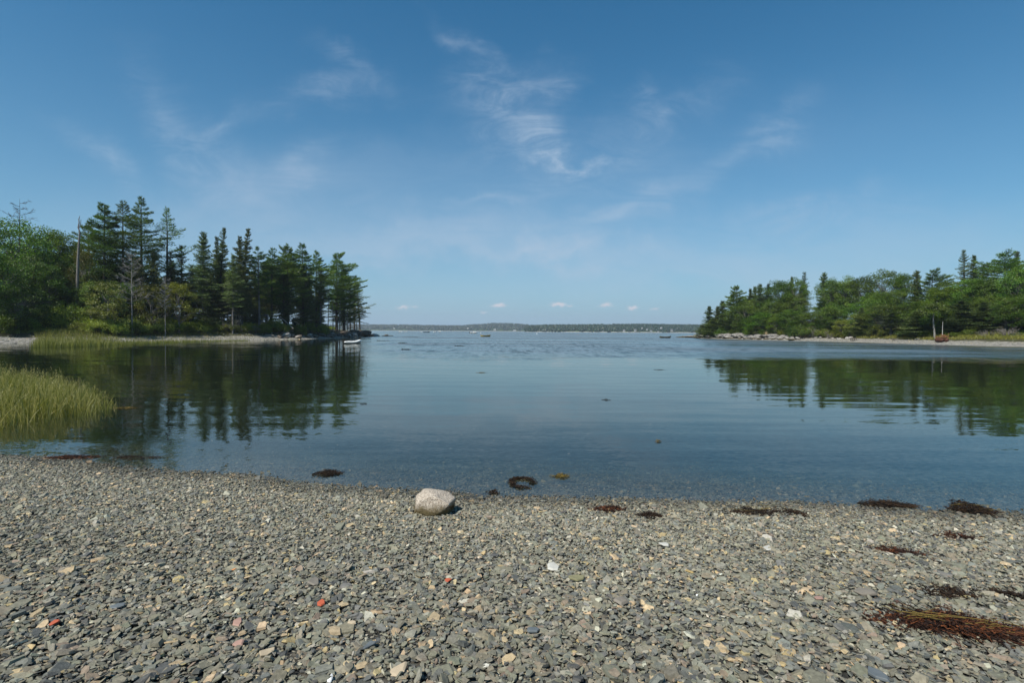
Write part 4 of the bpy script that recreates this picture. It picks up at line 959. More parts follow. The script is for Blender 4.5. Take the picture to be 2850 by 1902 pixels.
# ---------------------------------------------------------------- boats and buoys
def hull(L, B, D, sheer=.25, bowup=.6, flat_stern=True, n=13, thick=.04):
    """open boat shell with its inside, x along the boat (bow at +L/2)"""
    V = []; S = 9
    for inner in (0, 1):
        for i in range(n):
            u = i / (n - 1); x = -L / 2 + L * u
            bw = (1 - max(0, (u - .45) / .55) ** 2.2) * (1 if flat_stern else (1 - max(0, (.45 - u) / .45) ** 2.2))
            if flat_stern: bw *= .82 + .18 * min(1, u / .4)
            top = D * (1 + sheer * (2 * u - 1) ** 2 + (bowup - sheer) * max(0, u - .6) / .4 * .6); hw = max(B / 2 * bw, .02) - inner * thick
            kz = -.08 * D + (.55 * D * max(0, (u - .78) / .22) ** 2) + (0 if flat_stern else .55 * D * max(0, (.22 - u) / .22) ** 2)
            for k in range(S):
                a = math.pi * (k / (S - 1) - .5); yy_ = math.sin(a); zz_ = 1 - math.cos(a) ** .7
                V.append((x * (1 - inner * thick / L * 2), max(hw, .004) * yy_ * (1 - .15 * (1 - zz_)), kz + inner * thick + (top - kz - inner * thick * .0) * zz_ if inner == 0 or True else 0))
    V = np.array(V); F = []
    for inner in (0, 1):
        o = inner * n * S
        for i in range(n - 1):
            for k in range(S - 1):
                q = (o + i * S + k, o + (i + 1) * S + k, o + (i + 1) * S + k + 1, o + i * S + k + 1); F.append(q if inner else q[::-1])
    for i in range(n - 1):
        for k in (0, S - 1):
            a, b = i * S + k, (i + 1) * S + k; F.append((a, b, b + n * S, a + n * S))
    T = []
    for e in (0, n - 1):
        for inner in (0, 1):
            o = inner * n * S + e * S
            for k in range(1, S - 1): T.append((o, o + k, o + k + 1))
    return V, np.array(F), np.array(T)
def boat(name, px, py, L, B, D, rot, mats, label, sternflat=True, outboard=False, thwarts=2, bowup=.6, cat='boat', oars=False):
    p = G(px, py, 0); root = empty(name, (p.x, p.y, .0), rot, label, cat)
    V, F, T = hull(L, B, D, flat_stern=sternflat, bowup=bowup); mb = MB(); mb.add(V, F); mb.add(V, T); mb.build('hull', M[mats[0]], root, smooth=True)
    for k in range(thwarts):
        mb = MB(); x = -L * .22 + k * L * .30; box(mb, (x - .12, -B * .42, D * .62), (x + .12, B * .42, D * .68)); mb.build('thwart', M[mats[1]], root)
    mb = MB()
    for sgn in (-1, 1):
        pts = []
        for i in range(13):
            u = i / 12; pts.append(V[(i * 9 + (0 if sgn < 0 else 8))] + np.array([0, 0, .01]))
        tube(mb, pts, .028, 5)
    mb.build('gunwale', M[mats[1]], root)
    if outboard:
        mb = MB(); X = -L / 2
        box(mb, (X - .34, -.15, D * .95), (X - .02, .15, D * .95 + .38)); box(mb, (X - .22, -.05, -.35), (X - .12, .05, D * .95)); box(mb, (X - .05, -.02, D + .1), (X + .45, .02, D + .16)); mb.build('outboard_motor', M['black'], root)
    return root
boat('dory', 1351, 937.6, 3.7, 1.25, .46, .10, ('olive', 'wood'), 'ochre yellow open dory with raised ends moored in mid bay', sternflat=False, bowup=.8)
boat('skiff', 1850, 941.5, 3.5, 1.3, .45, math.pi - .15, ('khaki', 'wood'), 'dark olive skiff with a black outboard moored off the right ledge', outboard=True)
boat('open_boat', 1187, 926.3, 6.4, 1.9, .8, .05, ('darkpaint', 'darkpaint'), 'low dark open boat far out left of the motor boat', thwarts=2)
# inflatable dinghy by the left point
def dinghy():
    p = G(980, 957, 0); root = empty('inflatable_dinghy', (p.x, p.y, .03), .22, 'small white inflatable dinghy moored near the rocks of the left point', 'dinghy', scale=(1.08,) * 3)
    a = np.linspace(0, math.pi, 13); nose = [(0.55 + .55 * math.sin(t_), .42 * math.cos(t_), .24 + .16 * math.sin(t_)) for t_ in a]
    pts = [(-1.05, .42, .20), (-.6, .44, .20), (0, .44, .20)] + nose + [(0, -.44, .20), (-.6, -.44, .20), (-1.05, -.42, .20)]
    mb = MB(); tube(mb, pts, [.08, .17, .18] + [.18] * 13 + [.18, .17, .08], 10, cap=True); mb.build('tube', M['white'], root, smooth=True)
    mb = MB(); tube(mb, [(-1.0, 0, .05), (-.2, 0, .02), (.6, 0, .05), (1.0, 0, .18)], [.34, .38, .36, .05], 10, cap=True); 
    mb.V = [v * np.array([1, 1, .35]) for v in mb.V]; mb.build('floor', M['darkpaint'], root)
    mb = MB(); box(mb, (-.88, -.34, .05), (-.83, .34, .42)); mb.build('transom', M['darkpaint'], root)
    mb = MB(); box(mb, (-.15, -.40, .30), (.12, .40, .34)); mb.build('seat', M['rubber'], root)
    mb = MB(); tube(mb, [(-.8, .60, .30), (-.2, .62, .33), (.5, .55, .40)], .014, 4); tube(mb, [(-.8, -.60, .30), (-.2, -.62, .33), (.5, -.55, .40)], .014, 4); mb.build('grab_rope', M['black'], root)
dinghy()
def cruiser(px, py, L, label, rot=.1, cabin=True, dark=True):
    p = G(px, py, 0); root = empty('motor_boat', (p.x, p.y, 0), rot, label, 'motor boat')
    V, F, T = hull(L, L * .36, L * .14, bowup=.7); mb = MB(); mb.add(V, F); mb.add(V, T); mb.build('hull', M['white'], root, smooth=True)
    d = L * .14
    mb = MB(); box(mb, (L * .08, -L * .13, d * .9), (L * .32, L * .13, d * 1.5)); box(mb, (-L * .42, -L * .15, d * .75), (L * .38, L * .15, d * .85)); mb.build('deck', M['white'], root)
    if cabin:
        mb = MB(); box(mb, (-L * .08, -L * .12, d * .8), (L * .12, L * .12, d * 2.3)); c = mb.build('cabin', M['white'], root)
        mb = MB(); box(mb, (-L * .06, -L * .122, d * 1.65), (L * .122, L * .122, d * 2.1)); mb.build('windscreen', M['glass'], c)
        mb = MB(); tube(mb, [(0, 0, d * 2.3), (-.05, 0, d * 3.2)], .04, 5); mb.build('aerial', M['pole'], root)
    if dark:
        mb = MB(); box(mb, (-L * .5 - .45, -.5, d * .2), (-L * .5 + .02, .5, d * 1.6)); mb.build('outboard_motor', M['black'], root)
    return root
cruiser(1318, 928.6, 5.8, 'white cabin motor boat with a dark stern far out left of the yellow dory')
for px, py, L, lab in ((1113, 924.6, 5.5, 'tiny white moored boat farthest left beyond the left point rocks'), (1118.5, 924.3, 5, 'tiny white moored boat second from left beyond the point rocks'), (1129, 924.8, 4.5, 'tiny white moored boat third from left beyond the point rocks'),
                       (1173, 925.2, 4, 'tiny white moored boat just left of the dark open boat'), (1211, 926, 4.5, 'tiny white moored boat right of the dark open boat'), (1224, 924.6, 7, 'long tiny white moored boat farther out right of the dark open boat')):
    cruiser(px, py, L, lab, cabin=L > 5.2, dark=False, rot=px % 3 - 1)
def buoy(px, py, r, mat, label, pole=0):
    p = G(px, py, 0); root = empty('mooring_buoy', (p.x, p.y, 0), 0, label, 'buoy')
    mb = MB(); a = np.linspace(-math.pi / 2, math.pi / 2, 9); tube(mb, np.column_stack([a * 0, a * 0, np.sin(a) * r + r * .45]), np.cos(a) * r + .002, 12); mb.build('float', M[mat], root, smooth=True)
    mb = MB(); tube(mb, [(0, 0, r * 1.4), (0, 0, r * 1.4 + max(pole, .12))], .02 + r * .06, 6, cap=True); mb.build('mooring_ring', M['black'] if not pole else M['pole'], root)
buoy(1338, 928.6, .42, 'white', 'round white buoy just right of the motor boat'); buoy(1494.5, 930.5, .40, 'white', 'round white buoy alone in the middle of the bay')
buoy(1609, 932, .16, 'orange', 'small reddish buoy right of the lone white one', .5); buoy(1646, 929.6, .20, 'orange', 'small reddish buoy farther out, right of the mid bay'); buoy(1259, 925.4, .3, 'white', 'small white buoy left of the motor boat'); buoy(1556, 931, .15, 'white', 'little white buoy right of the lone round one')

# ---------------------------------------------------------------- rocks
def rockmat(name, a, b, weed=None, sc=3.0):
    mt, t, out = newmat(name); tcx = t.n('ShaderNodeTexCoord'); geo = t.n('ShaderNodeNewGeometry')
    nn = t.noise(geo.outputs['Position'], sc, 6, .7); c = t.mix(t.mrange(nn.outputs[0], .35, .65), (*a, 1), (*b, 1))
    if weed:
        z = t.n('ShaderNodeSeparateXYZ', {0: geo.outputs['Position']}).outputs[2]
        c = t.mix(t.mrange(t.math('MULTIPLY_ADD', nn.outputs[0], .35, z), weed[1], weed[1] + .15), (*weed[0], 1), c)
    bm = t.n('ShaderNodeBump', {'Strength': .9, 'Distance': .12, 'Height': t.noise(geo.outputs['Position'], sc * 2.2, 6, .75).outputs[0]})
    pbsdf(t, out, c, .85, .25, bm.outputs[0]); return mt
M['paleledge'] = rockmat('pale_weathered_ledge', (.10, .09, .08), (.33, .31, .28), ((.075, .06, .03), .62), 1.6)
M['darkrock'] = rockmat('dark_weedy_rock', (.05, .042, .034), (.19, .155, .12), ((.05, .040, .018), .4), 2.0)
M['greyrock'] = rockmat('grey_beach_rock', (.22, .20, .18), (.44, .41, .37), None, 3.0)
def ico(sub):
    import bmesh
    bm = bmesh.new(); bmesh.ops.create_icosphere(bm, subdivisions=sub, radius=1); v = np.array([q.co[:] for q in bm.verts]); f = np.array([[q.index for q in fc.verts] for fc in bm.faces]); bm.free(); return v, f
ICO3, ICO4 = ico(3), ico(4)
def rockmesh(seed, blocky=.5, amp=.28, base=ICO3):
    rng = np.random.default_rng(seed); v, f = base; v = v.copy()
    for k in range(9):      # planar cuts give the angular faces
        nn_ = nrm(rng.normal(size=3)); d = rng.uniform(.55, .85); ex = v @ nn_ - d; v = v - np.maximum(ex, 0)[:, None] * nn_ * (.7 + .3 * blocky)
    v = v * (1 + amp * .5 * vnoise(v * 1.7 + seed, seed, 3))[:, None] * (1 + amp * .25 * vnoise(v * 6 + seed, seed + 1, 2))[:, None]
    return v, f
ROCKP = {}
def rock(px, py, Y, w_, d_, h_, mat, label, group=None, seed=None, sink=.25, name='rock'):
    seed = seed if seed is not None else int(px * 7 + py) % 6
    key = (seed, mat)
    if key not in ROCKP:
        v, f = rockmesh(seed + 900); mb = MB(); mb.add(v, f); ROCKP[key] = mb.mesh('rock', M[mat])
    if Y is None: p = G(px, py, 0); x, y = p.x, p.y
    else: x, y = at_px(px, Y)
    o = bpy.data.objects.new(name, ROCKP[key]); COL.objects.link(o); z = max(hz(x, y), -.15)
    o.location = (x, y, z + h_ * (1 - sink) * .5 - h_ * sink * .3); o.scale = (w_ / 2, d_ / 2, h_ / 2); o.rotation_euler = (tr_rng.uniform(-.12, .12), tr_rng.uniform(-.12, .12), tr_rng.uniform(0, 6.28))
    return tag(o, label, 'rock', group)
rr_ = random.Random(8)
# dark bouldery bank round the left point
for i in range(46):
    px = rr_.uniform(775, 1018); Y = float(np.interp(px, [p[0] for p in LBK] + [1020], [p[1] for p in LBK] + [166])) + rr_.uniform(2, 7.5)
    s = rr_.uniform(.6, 1.9); dk = rr_.random() < .7
    rock(px, 0, Y, s * 1.3, s, s * rr_.uniform(.5, .85), 'darkrock' if dk else 'greyrock', 'dark rock in the bank below the point pines' if dk else 'grey stone on the beach below the point pines', 'dark rocks of the left point bank' if dk else 'grey stones below the left point')
for px, Y, w_, h_, mt, lab in ((1008, 166, 6.5, 2.9, 'darkrock', 'biggest dark bluff rock at the tip of the left point'), (985, 158, 6, 2.4, 'darkrock', 'dark rock left of the biggest bluff rock of the left point'), (960, 150, 5.5, 2.0, 'darkrock', 'low brown rock under the outermost trunks'),
                            (1026, 172, 3.4, 1.5, 'darkrock', 'brown rock at the foot of the bluff'), (1041, 176, 3.6, 1.6, 'greyrock', 'pale topped rock just off the left point'), (1034, 170, 2.6, 1.1, 'darkrock', 'dark wet rock in front of the pale topped one'),
                            (1051, 178, 1.8, .8, 'darkrock', 'small rock right of the pale topped one'), (1074, 186, 2.3, 1.0, 'darkrock', 'pointed dark rock standing alone off the left point'), (1068, 184, 1.6, .5, 'darkrock', 'flat dark rock left of the lone pointed one'), (1086, 188, 2.6, .42, 'darkrock', 'outermost low rock awash off the left point')):
    x, y = at_px(px, Y); o = rock(px, 0, Y, w_, w_ * .8, h_, mt, lab, seed=int(px) % 6, sink=.2)
    if hz(x, y) < 0: o.location.z = h_ * .22
for px, py, w_, lab in ((1190, 934.5, 8, 'farthest thin line of floating rockweed off the left point'), (1130, 937.5, 6, 'thin line of floating rockweed beyond the rocks'), (1145, 938, 5, 'dark floating rockweed streak right of the left point rocks'), (1060, 936, 4, 'rockweed streak awash at the left point'),
                        (1065, 949.5, 2.2, 'rockweed streak between the dinghy and the left point rocks'), (1120, 956.5, 1.2, 'short dark rockweed patch right of the dinghy'), (1278, 964, .9, 'short dark rockweed patch in open water below the yellow dory'), (1130, 974, .6, 'tiny rockweed fleck right of the dinghy')):
    p = G(px, py, 0); rg2 = np.random.default_rng(int(px)); mb = MB(); n = 260
    c = np.column_stack([rg2.uniform(-.5, .5, n) * w_, rg2.normal(0, .12 * w_ ** .5, n), rg2.uniform(-.01, .035, n)])
    cards(mb, c, rg2.normal(size=(n, 3)) * (1, .5, .08), .28, .10, rg2, nbias=np.array([0, 0, 2.])); o = mb.build('floating_rockweed', M['darkrock']); o.location = p; tag(o, lab, 'seaweed')
# right ledges
for px, Y, w_, h_, lab in ((1893, 198, 3.0, .7, 'low weedy rock at the very tip of the right ledge'), (1908, 196, 4.2, 1.1, 'pale rock second from the tip of the right ledge'), (1925, 192, 4.5, 1.3, 'pale rock third from the tip of the right ledge'), (1942, 187, 5.5, 1.8, 'white rock left of the little end spruce'),
                        (1962, 182, 5.5, 1.7, 'white ledge block below the end spruce'), (1985, 176, 5.5, 1.9, 'white ledge block right of the end spruce'), (2010, 171, 7.5, 2.3, 'largest rounded white ledge of the right headland'), (2035, 165, 6.5, 2.1, 'rounded grey ledge right of the largest one'),
                        (2056, 161, 5.5, 2.0, 'fractured grey ledge left of the dark hollow'), (2080, 158, 3.5, 1.1, 'broken rock at the mouth of the dark hollow'), (2110, 153, 4.0, 1.4, 'grey ledge right of the dark hollow'), (2132, 150, 4.0, 1.4, 'grey ledge under the tan eroded bank'), (2158, 147, 4.0, 1.5, 'pale ledge at the foot of the tan bank'), (2185, 143, 3.5, 1.2, 'last pale ledge before the overhanging shrub')):
    o = rock(px, 0, Y - 1.5, w_ * 1.15, w_ * .8, h_ * .85, 'paleledge', lab, seed=int(px) % 6, sink=.2)
    if o.location.z < .1: o.location.z = h_ * .18
for i in range(60):
    px = rr_.uniform(1905, 2230); Y = rY(px, rr_.uniform(.6, 4.5)); s = rr_.uniform(.5, 1.5)
    rock(px, 0, Y, s * 1.3, s, s * .7, 'paleledge', 'pale broken rock scattered along the foot of the right headland', 'pale rocks at the foot of the right headland')
for i in range(16):
    px = rr_.uniform(2260, 2370); Y = rY(px, rr_.uniform(4.5, 8)); s = rr_.uniform(.4, .9)
    rock(px, 0, Y, s * 1.3, s, s * .7, 'greyrock', 'small grey rock at the top of the beach below the sky notch', 'grey rocks at the top of the right beach')
# eroded tan bank pieces
M['tanbank'] = rockmat('eroded_tan_bank', (.30, .21, .12), (.46, .36, .24), None, 1.2)
for px, Y, w_, h_, lab in ((2140, 153, 6, 2.6, 'tan eroded earth bank above the right ledge'), (2175, 150, 5, 2.6, 'tan eroded earth scar left of the overhanging shrub'), (2262, 139, 6.5, 3.6, 'pinkish bare slope below the sky notch')):
    o = rock(px, 0, Y, w_, 4.0, h_, 'tanbank', lab, seed=3, sink=.3, name='bank')
    o['category'] = 'bank'

# ---------------------------------------------------------------- things on the right beach
def raft():
    x, y = at_px(2622, rY(2622, 3.2)); z = hz(x, y); root = empty('raft', (x, y, z), .18, 'rusty raft with two round tanks and a pale mast on the right beach', 'raft', scale=(.70, .70, .82))
    def tank(cx):
        a = np.linspace(-1, 1, 13); ys_ = a * 1.15; rr = .52 * np.sqrt(np.clip(1 - np.abs(a) ** 4, 0, 1)) + .005
        mb = MB(); tube(mb, np.column_stack([a * 0 + cx, ys_, a * 0 + .50]), rr, 16); o = mb.build('tank', M['rust'], root, smooth=True)
        mb = MB(); [tube(mb, np.column_stack([cx + .545 * np.cos(np.linspace(0, 6.2832, 17)), np.full(17, yy_), .50 + .545 * np.sin(np.linspace(0, 6.2832, 17))]), .03, 4) for yy_ in (-.55, .55)]; mb.build('hoop', M['rust'], o)
    tank(-.92); tank(.80)
    mb = MB()
    for yy_ in (-.8, 0, .8): box(mb, (-1.35, yy_ - .05, 1.09), (1.25, yy_ + .05, 1.20))
    for xx in (-1.2, -.4, .4, 1.1): box(mb, (xx - .07, -.95, 1.202), (xx + .07, .95, 1.32))
    mb.build('deck_frame', M['rustorange'], root)
    for xx, hh in ((-1.25, 2.05), (1.18, 2.15)):
        mb = MB(); tube(mb, [(xx, -.8, 1.2), (xx * 1.02, -.8, hh)], .045, 6, cap=True); tube(mb, [(xx, -.8, 1.7), (xx * .6, -.8, 1.3)], .03, 5); mb.build('upright', M['rustorange'], root)
    mb = MB(); tube(mb, [(-.35, -.3, 1.52), (.35, -.3, 1.52)], .20, 12, cap=True); box(mb, (-.42, -.5, 1.32), (-.35, -.1, 1.70)); box(mb, (.35, -.5, 1.32), (.42, -.1, 1.70)); box(mb, (.55, -.5, 1.32), (.95, -.1, 1.62)); mb.build('winch', M['rustorange'], root)
    mb = MB(); tube(mb, [(.08, 0, 1.2), (.12, 0, 3.2), (.14, 0, 4.75)], [.075, .065, .05], 8, cap=True); mst = mb.build('mast', M['pole'], root, smooth=True)
    mb = MB(); tube(mb, [(.14, 0, 4.6), (-.15, -.3, 3.0), (-.38, -.6, 1.3)], .016, 4); tube(mb, [(.14, 0, 4.6), (.9, .7, 1.3)], .014, 4); mb.build('stay', M['black'], mst)
    mb = MB(); tube(mb, [(-.1, -1.0, 1.1), (-.1, -1.15, .0)], .06, 6); box(mb, (-.2, -1.3, -.05), (.0, -1.0, .10)); mb.build('leg', M['rust'], root)
raft()
def trap():
    x, y = at_px(2376, rY(2376, 2.6)); z = hz(x, y); root = empty('lobster_trap', (x, y, z), .3, 'dark wire and slat lobster trap standing on the right beach', 'lobster trap')
    mb = MB()
    for sx in (-.6, .6):
        for sy in (-.28, .28): box(mb, (sx - .035, sy - .035, 0), (sx + .035, sy + .035, .62))
    for zz_ in (.03, .33, .62):
        for sy in (-.28, .28): box(mb, (-.565, sy - .03, zz_), (.565, sy + .03, zz_ + .05))
        for sx in (-.6, .6): box(mb, (sx - .03, -.245, zz_), (sx + .03, .245, zz_ + .05))
    mb.build('frame', M['bark'], root)
    mb = MB()
    for zz_ in (.10, .19, .42, .51):
        for sy in (-.31, .31): box(mb, (-.6, sy - .008, zz_), (.6, sy + .008, zz_ + .04))
    for k in range(6): box(mb, (-.55 + k * .2, -.27, .672), (-.47 + k * .2, .27, .69))
    mb.build('slats', M['greybark'], root)
trap()
x, y = at_px(2492, rY(2492, 4.2)); mb = MB(); tube(mb, [(x - .7, y, hz(x, y) + .10), (x, y + .1, hz(x, y) + .14), (x + .7, y, hz(x, y) + .10)], [.10, .13, .08], 8, cap=True); tag(mb.build('driftwood_log', M['greybark']), 'short dark driftwood log lying on the right beach between trap and raft', 'driftwood')
for px, py, w_, lab in ((2560, 0, 1.5, 'bleached driftwood stick behind the raft at the beach top'), (745, 1, 3.0, 'bleached driftwood log on the left bank below the dead brush'), (760, 2, 2.2, 'shorter bleached driftwood log beside the left bank rocks')):
    Y = rY(px, 6.6) if px > 1200 else float(np.interp(px, [p[0] for p in LBK], [p[1] for p in LBK])) + 6.2 - py * .5
    x, y = at_px(px, Y); z = hz(x, y); mb = MB(); tube(mb, [(x - w_ / 2, y + .3, z + .12), (x, y, z + .2), (x + w_ / 2, y - .2, z + .1)], [.10, .13, .07], 7, cap=True); tag(mb.build('driftwood_log', M['deadwood']), lab, 'driftwood')

# ---------------------------------------------------------------- grasses
def blades(P, h, w_, rng, lean=.35, seg=3, tip=None):
    """curved strips; P (n,3) feet"""
    n = len(P); a = rng.uniform(0, 6.28, n); o = np.column_stack([np.cos(a), np.sin(a), a * 0]); ln = np.abs(rng.normal(0, lean, n)) * h
    fa = rng.uniform(0, 6.28, n); side = np.column_stack([np.cos(fa), np.sin(fa), fa * 0]); rows = []
    rnd = []; r0_ = rng.random(n)
    for k in range(seg + 1):
        s = k / seg; c = P + o * (ln * s ** 2)[:, None]; c[:, 2] += h * (s - .12 * (ln / h) * s ** 2); ww = w_ * (1 - s) ** .6 + .0006
        rows.append(c - side * (ww / 2)[:, None]); rows.append(c + side * (ww / 2)[:, None]); rnd += [np.clip(r0_ * .55 + s * .38, 0, 1)] * 2
    v = np.stack(rows, 1); m_ = v.shape[1]; f = np.array([[2 * k, 2 * k + 1, 2 * k + 3, 2 * k + 2] for k in range(seg)])
    return v.reshape(-1, 3), (f[None] + (np.arange(n) * m_)[:, None, None]).reshape(-1, 4), np.stack(rnd, 1).ravel()
def seedheads(mb, P, h, rng):
    n = len(P); c = P.copy(); c[:, 2] += h; k = 5
    for i in range(k):
        cards(mb, c + np.column_stack([rng.normal(0, .008, n), rng.normal(0, .008, n), -rng.random(n) * .16]), np.array([0, 0, 1.]) + rng.normal(0, .25, (n, 3)), .06, .010, rng, rnd=np.full(n, .92) + rng.uniform(-.1, .08, n))
# near clump standing in the shallows at the left
gp = [G(-420, 1235).xy, G(-150, 1218).xy, G(0, 1203).xy, G(60, 1190).xy, G(150, 1172).xy, G(230, 1165).xy, G(290, 1150).xy, G(318, 1138).xy, G(305, 1118).xy, G(250, 1095).xy, G(130, 1078).xy, G(0, 1068).xy, G(-300, 1060).xy, G(-700, 1100).xy]
gp = [tuple(p) for p in gp]
rng = np.random.default_rng(21); xy = np.column_stack([rng.uniform(-28, -9, 120000), rng.uniform(8, 21, 120000)])
dd_ = sdf(xy, gp) + vnoise(xy / .6, 3, 2) * .45
xy = xy[(dd_ > 0) & (xy[:, 0] / xy[:, 1] > -1.35)]; d_in = sdf(xy, gp); xy = xy[rng.random(len(xy)) < np.clip(.30 + d_in * 1.1, 0.02, 1)][:17000]; d_in = sdf(xy, gp)
print('blades', len(xy))
P = np.column_stack([xy, np.maximum(height(xy), -.12) - .01]); h = (np.clip(.42 + d_in * .42, .35, .86) * (1 + .32 * vnoise(xy / .7, 9, 2))) * rng.uniform(.35, 1.2, len(P))
g = MB(); v, f, r_ = blades(P, h, rng.uniform(.006, .020, len(P)), rng, .36); 
pale = np.repeat(np.clip((xy[:, 0] + 12.2) / 2.0, 0, 1) * .22, 8)
g.add(v, f, np.clip(r_ + pale, 0, 1)); pick = rng.random(len(P)) < .16; seedheads(g, P[pick], h[pick] * 1.02, rng)
tag(g.build('marsh_grass', M['grass']), 'tall yellow green marsh grass standing in the shallows at the left', 'marsh grass', kind='stuff')
# far grass patches along the left beach
gp2 = [tuple(G(*q).xy) for q in ((92, 968), (200, 968), (330, 962), (450, 957), (560, 953), (690, 950), (700, 944), (560, 943), (430, 947), (330, 945), (215, 937), (150, 933), (110, 940))]
xy = np.column_stack([rng.uniform(-72, -35, 160000), rng.uniform(50, 115, 160000)]); den = np.interp(xy[:, 0] / xy[:, 1] * FPX + 1425, [90, 260, 330, 700], [1, .9, .45, .22])
k_ = (sdf(xy, gp2) + vnoise(xy / 3, 4, 2) * .8 > 0) & (rng.random(len(xy)) < den); xy = xy[k_][:13000]
P = np.column_stack([xy, np.maximum(height(xy), -.05)]); hh_ = np.interp(xy[:, 0] / xy[:, 1] * FPX + 1425, [90, 130, 260, 340, 700], [.9, 1.1, .9, .5, .35]) * rng.uniform(.5, 1.1, len(P))
g = MB(); v, f, r_ = blades(P, hh_, rng.uniform(.03, .05, len(P)), rng, .25, 2); g.add(v, f, r_)
tag(g.build('marsh_grass', M['grass']), 'marsh grass fringing the gravel beach of the left shore', 'marsh grass', kind='stuff')
# bank vegetation: gold and green ground cover
def bankcover(poly, n, lo, hi, xr, yr, mat, hgt, label, seed, test):
    rng = np.random.default_rng(seed); xy = np.column_stack([rng.uniform(*xr, n), rng.uniform(*yr, n)]); d = sdf(xy, poly); nz = vnoise(xy / 5, seed, 2)
    xy = xy[(d > lo + nz * 1.2) & (d < hi + nz * 2) & test(xy)]; P = np.column_stack([xy, height(xy) - .03]); h = hgt * rng.uniform(.4, 1.2, len(P)) * (1 + .5 * vnoise(xy / 2.5, seed + 1, 2))
    g = MB(); v, f, r_ = blades(P, np.maximum(h, .1), rng.uniform(.05, .11, len(P)), rng, .5, 2); g.add(v, f, r_)
    tag(g.build('bank_grass', M[mat]), label, 'grass', kind='stuff')
pxf = lambda xy: xy[:, 0] / xy[:, 1] * FPX + 1425
bankcover(LEFT, 420000, 6.9, 10.0, (-95, -38), (60, 165), 'goldgrass', .55, 'golden brown salt grass along the top of the left gravel beach', 61, lambda q: (pxf(q) > 400) & (pxf(q) < 800))
bankcover(LEFT, 420000, 8.0, 15, (-95, -38), (60, 180), 'shrub', .6, 'green weeds covering the left bank', 62, lambda q: pxf(q) < 1015)
bankcover(RIGHT, 450000, 6.4, 10, (58, 120), (60, 200), 'goldgrass', .6, 'yellow green grass along the top of the right beach', 63, lambda q: (pxf(q) > 2240) & ((pxf(q) > 2300)))
bankcover(RIGHT, 350000, 8, 16, (58, 120), (60, 200), 'shrub', .5, 'green weeds covering the right bank', 64, lambda q: pxf(q) > 1960)

# far beach stones
rng = np.random.default_rng(77); stn = MB()
for poly, xr, yr, nn_ in ((LEFT, (-80, -40), (60, 175), 26000), (RIGHT, (60, 110), (66, 205), 26000)):
    xy = np.column_stack([rng.uniform(*xr, nn_), rng.uniform(*yr, nn_)]); d = sdf(xy, poly); xy = xy[(d > -.3) & (d < 7.2)]
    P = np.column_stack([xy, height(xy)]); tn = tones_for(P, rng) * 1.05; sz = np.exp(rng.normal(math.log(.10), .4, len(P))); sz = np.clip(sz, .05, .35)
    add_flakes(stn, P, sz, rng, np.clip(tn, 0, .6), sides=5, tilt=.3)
tag(stn.build('beach_stones', MSTONE), 'pale loose stones strewn over the far gravel beaches', 'stones', kind='stuff')

# ---------------------------------------------------------------- the white boulder
MG, t, out = newmat('speckled_granite'); tcx = t.n('ShaderNodeTexCoord'); geo = t.n('ShaderNodeNewGeometry'); pos = geo.outputs['Position']
sp_ = t.n('ShaderNodeTexVoronoi', {'Vector': pos, 'Scale': 130}); sv = t.n('ShaderNodeSeparateColor', {0: sp_.outputs['Color']})
gc = t.ramp(sv.outputs[0], [(0, (.19, .145, .11)), (.22, (.38, .31, .24)), (.62, (.52, .44, .35)), (1, (.68, .60, .49))])
n2 = t.noise(pos, 14, 5, .65)
gc = t.mix(t.mrange(n2.outputs[0], .5, .75, 0, .5), gc, (.45, .37, .28, 1))
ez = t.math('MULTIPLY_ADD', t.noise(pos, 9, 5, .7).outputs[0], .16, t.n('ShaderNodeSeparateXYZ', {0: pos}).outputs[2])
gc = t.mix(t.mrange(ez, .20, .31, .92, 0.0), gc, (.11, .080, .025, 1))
bm = t.n('ShaderNodeBump', {'Strength': 1.0, 'Distance': .022, 'Height': t.noise(pos, 38, 5, .7).outputs[0]})
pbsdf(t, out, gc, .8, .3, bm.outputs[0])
bp = G(1199, 1450, .03); v, f = ICO4; v = v.copy(); rg3 = np.random.default_rng(2)
v = np.sign(v) * np.abs(v) ** .60                                    # squarish pillow
v[:, 0] += .10 * v[:, 2] * (v[:, 0] < 0) * -1 * 0; 
low_ = np.clip(-v[:, 2], 0, 1); v[:, 1] += .30 * low_ * (v[:, 1] < 0)    # front undercut
v[:, 2] += -.34 * np.clip(v[:, 0] + .1, 0, 1.2) ** 1.5 * (v[:, 2] > 0) - .10 * np.clip(-v[:, 0] - .6, 0, 1) * (v[:, 2] > 0)
v[:, 0] *= 1.04 - .13 * v[:, 2]; v[:, 1] *= 1 - .12 * np.clip(v[:, 2], 0, 1)           # top slopes to the right
v[:, 0] += .10 * (v[:, 2] < 0) * v[:, 2]
v[:, 2] += .06 * np.clip(-v[:, 1], 0, 1) * -1 * (v[:, 2] > 0)
for nx_, ny_, nz_, d_ in ((-.30, -.15, .95, .72), (.60, -.1, .80, .70), (-1, -.1, .06, .74), (.95, -.2, -.12, .84), (-.05, -.95, .30, .70), (-.75, -.3, .60, .80), (.45, -.75, -.3, .86), (-.5, -.8, -.25, .86), (.2, .1, .97, .74), (-.75, .1, .62, .86)):
    nn_ = np.array([nx_, ny_, nz_]); nn_ = nn_ / np.linalg.norm(nn_); ex = v @ nn_ - d_; v = v - np.maximum(ex, 0)[:, None] * nn_ * .97
v *= (1 + .06 * vnoise(v * 1.6 + 4, 5, 3) + .06 * vnoise(v * 5, 6, 4))[:, None]
v = v * np.array([.250, .19, .172]); mb = MB(); mb.add(v, f); o = mb.build('boulder', MG, smooth=True)
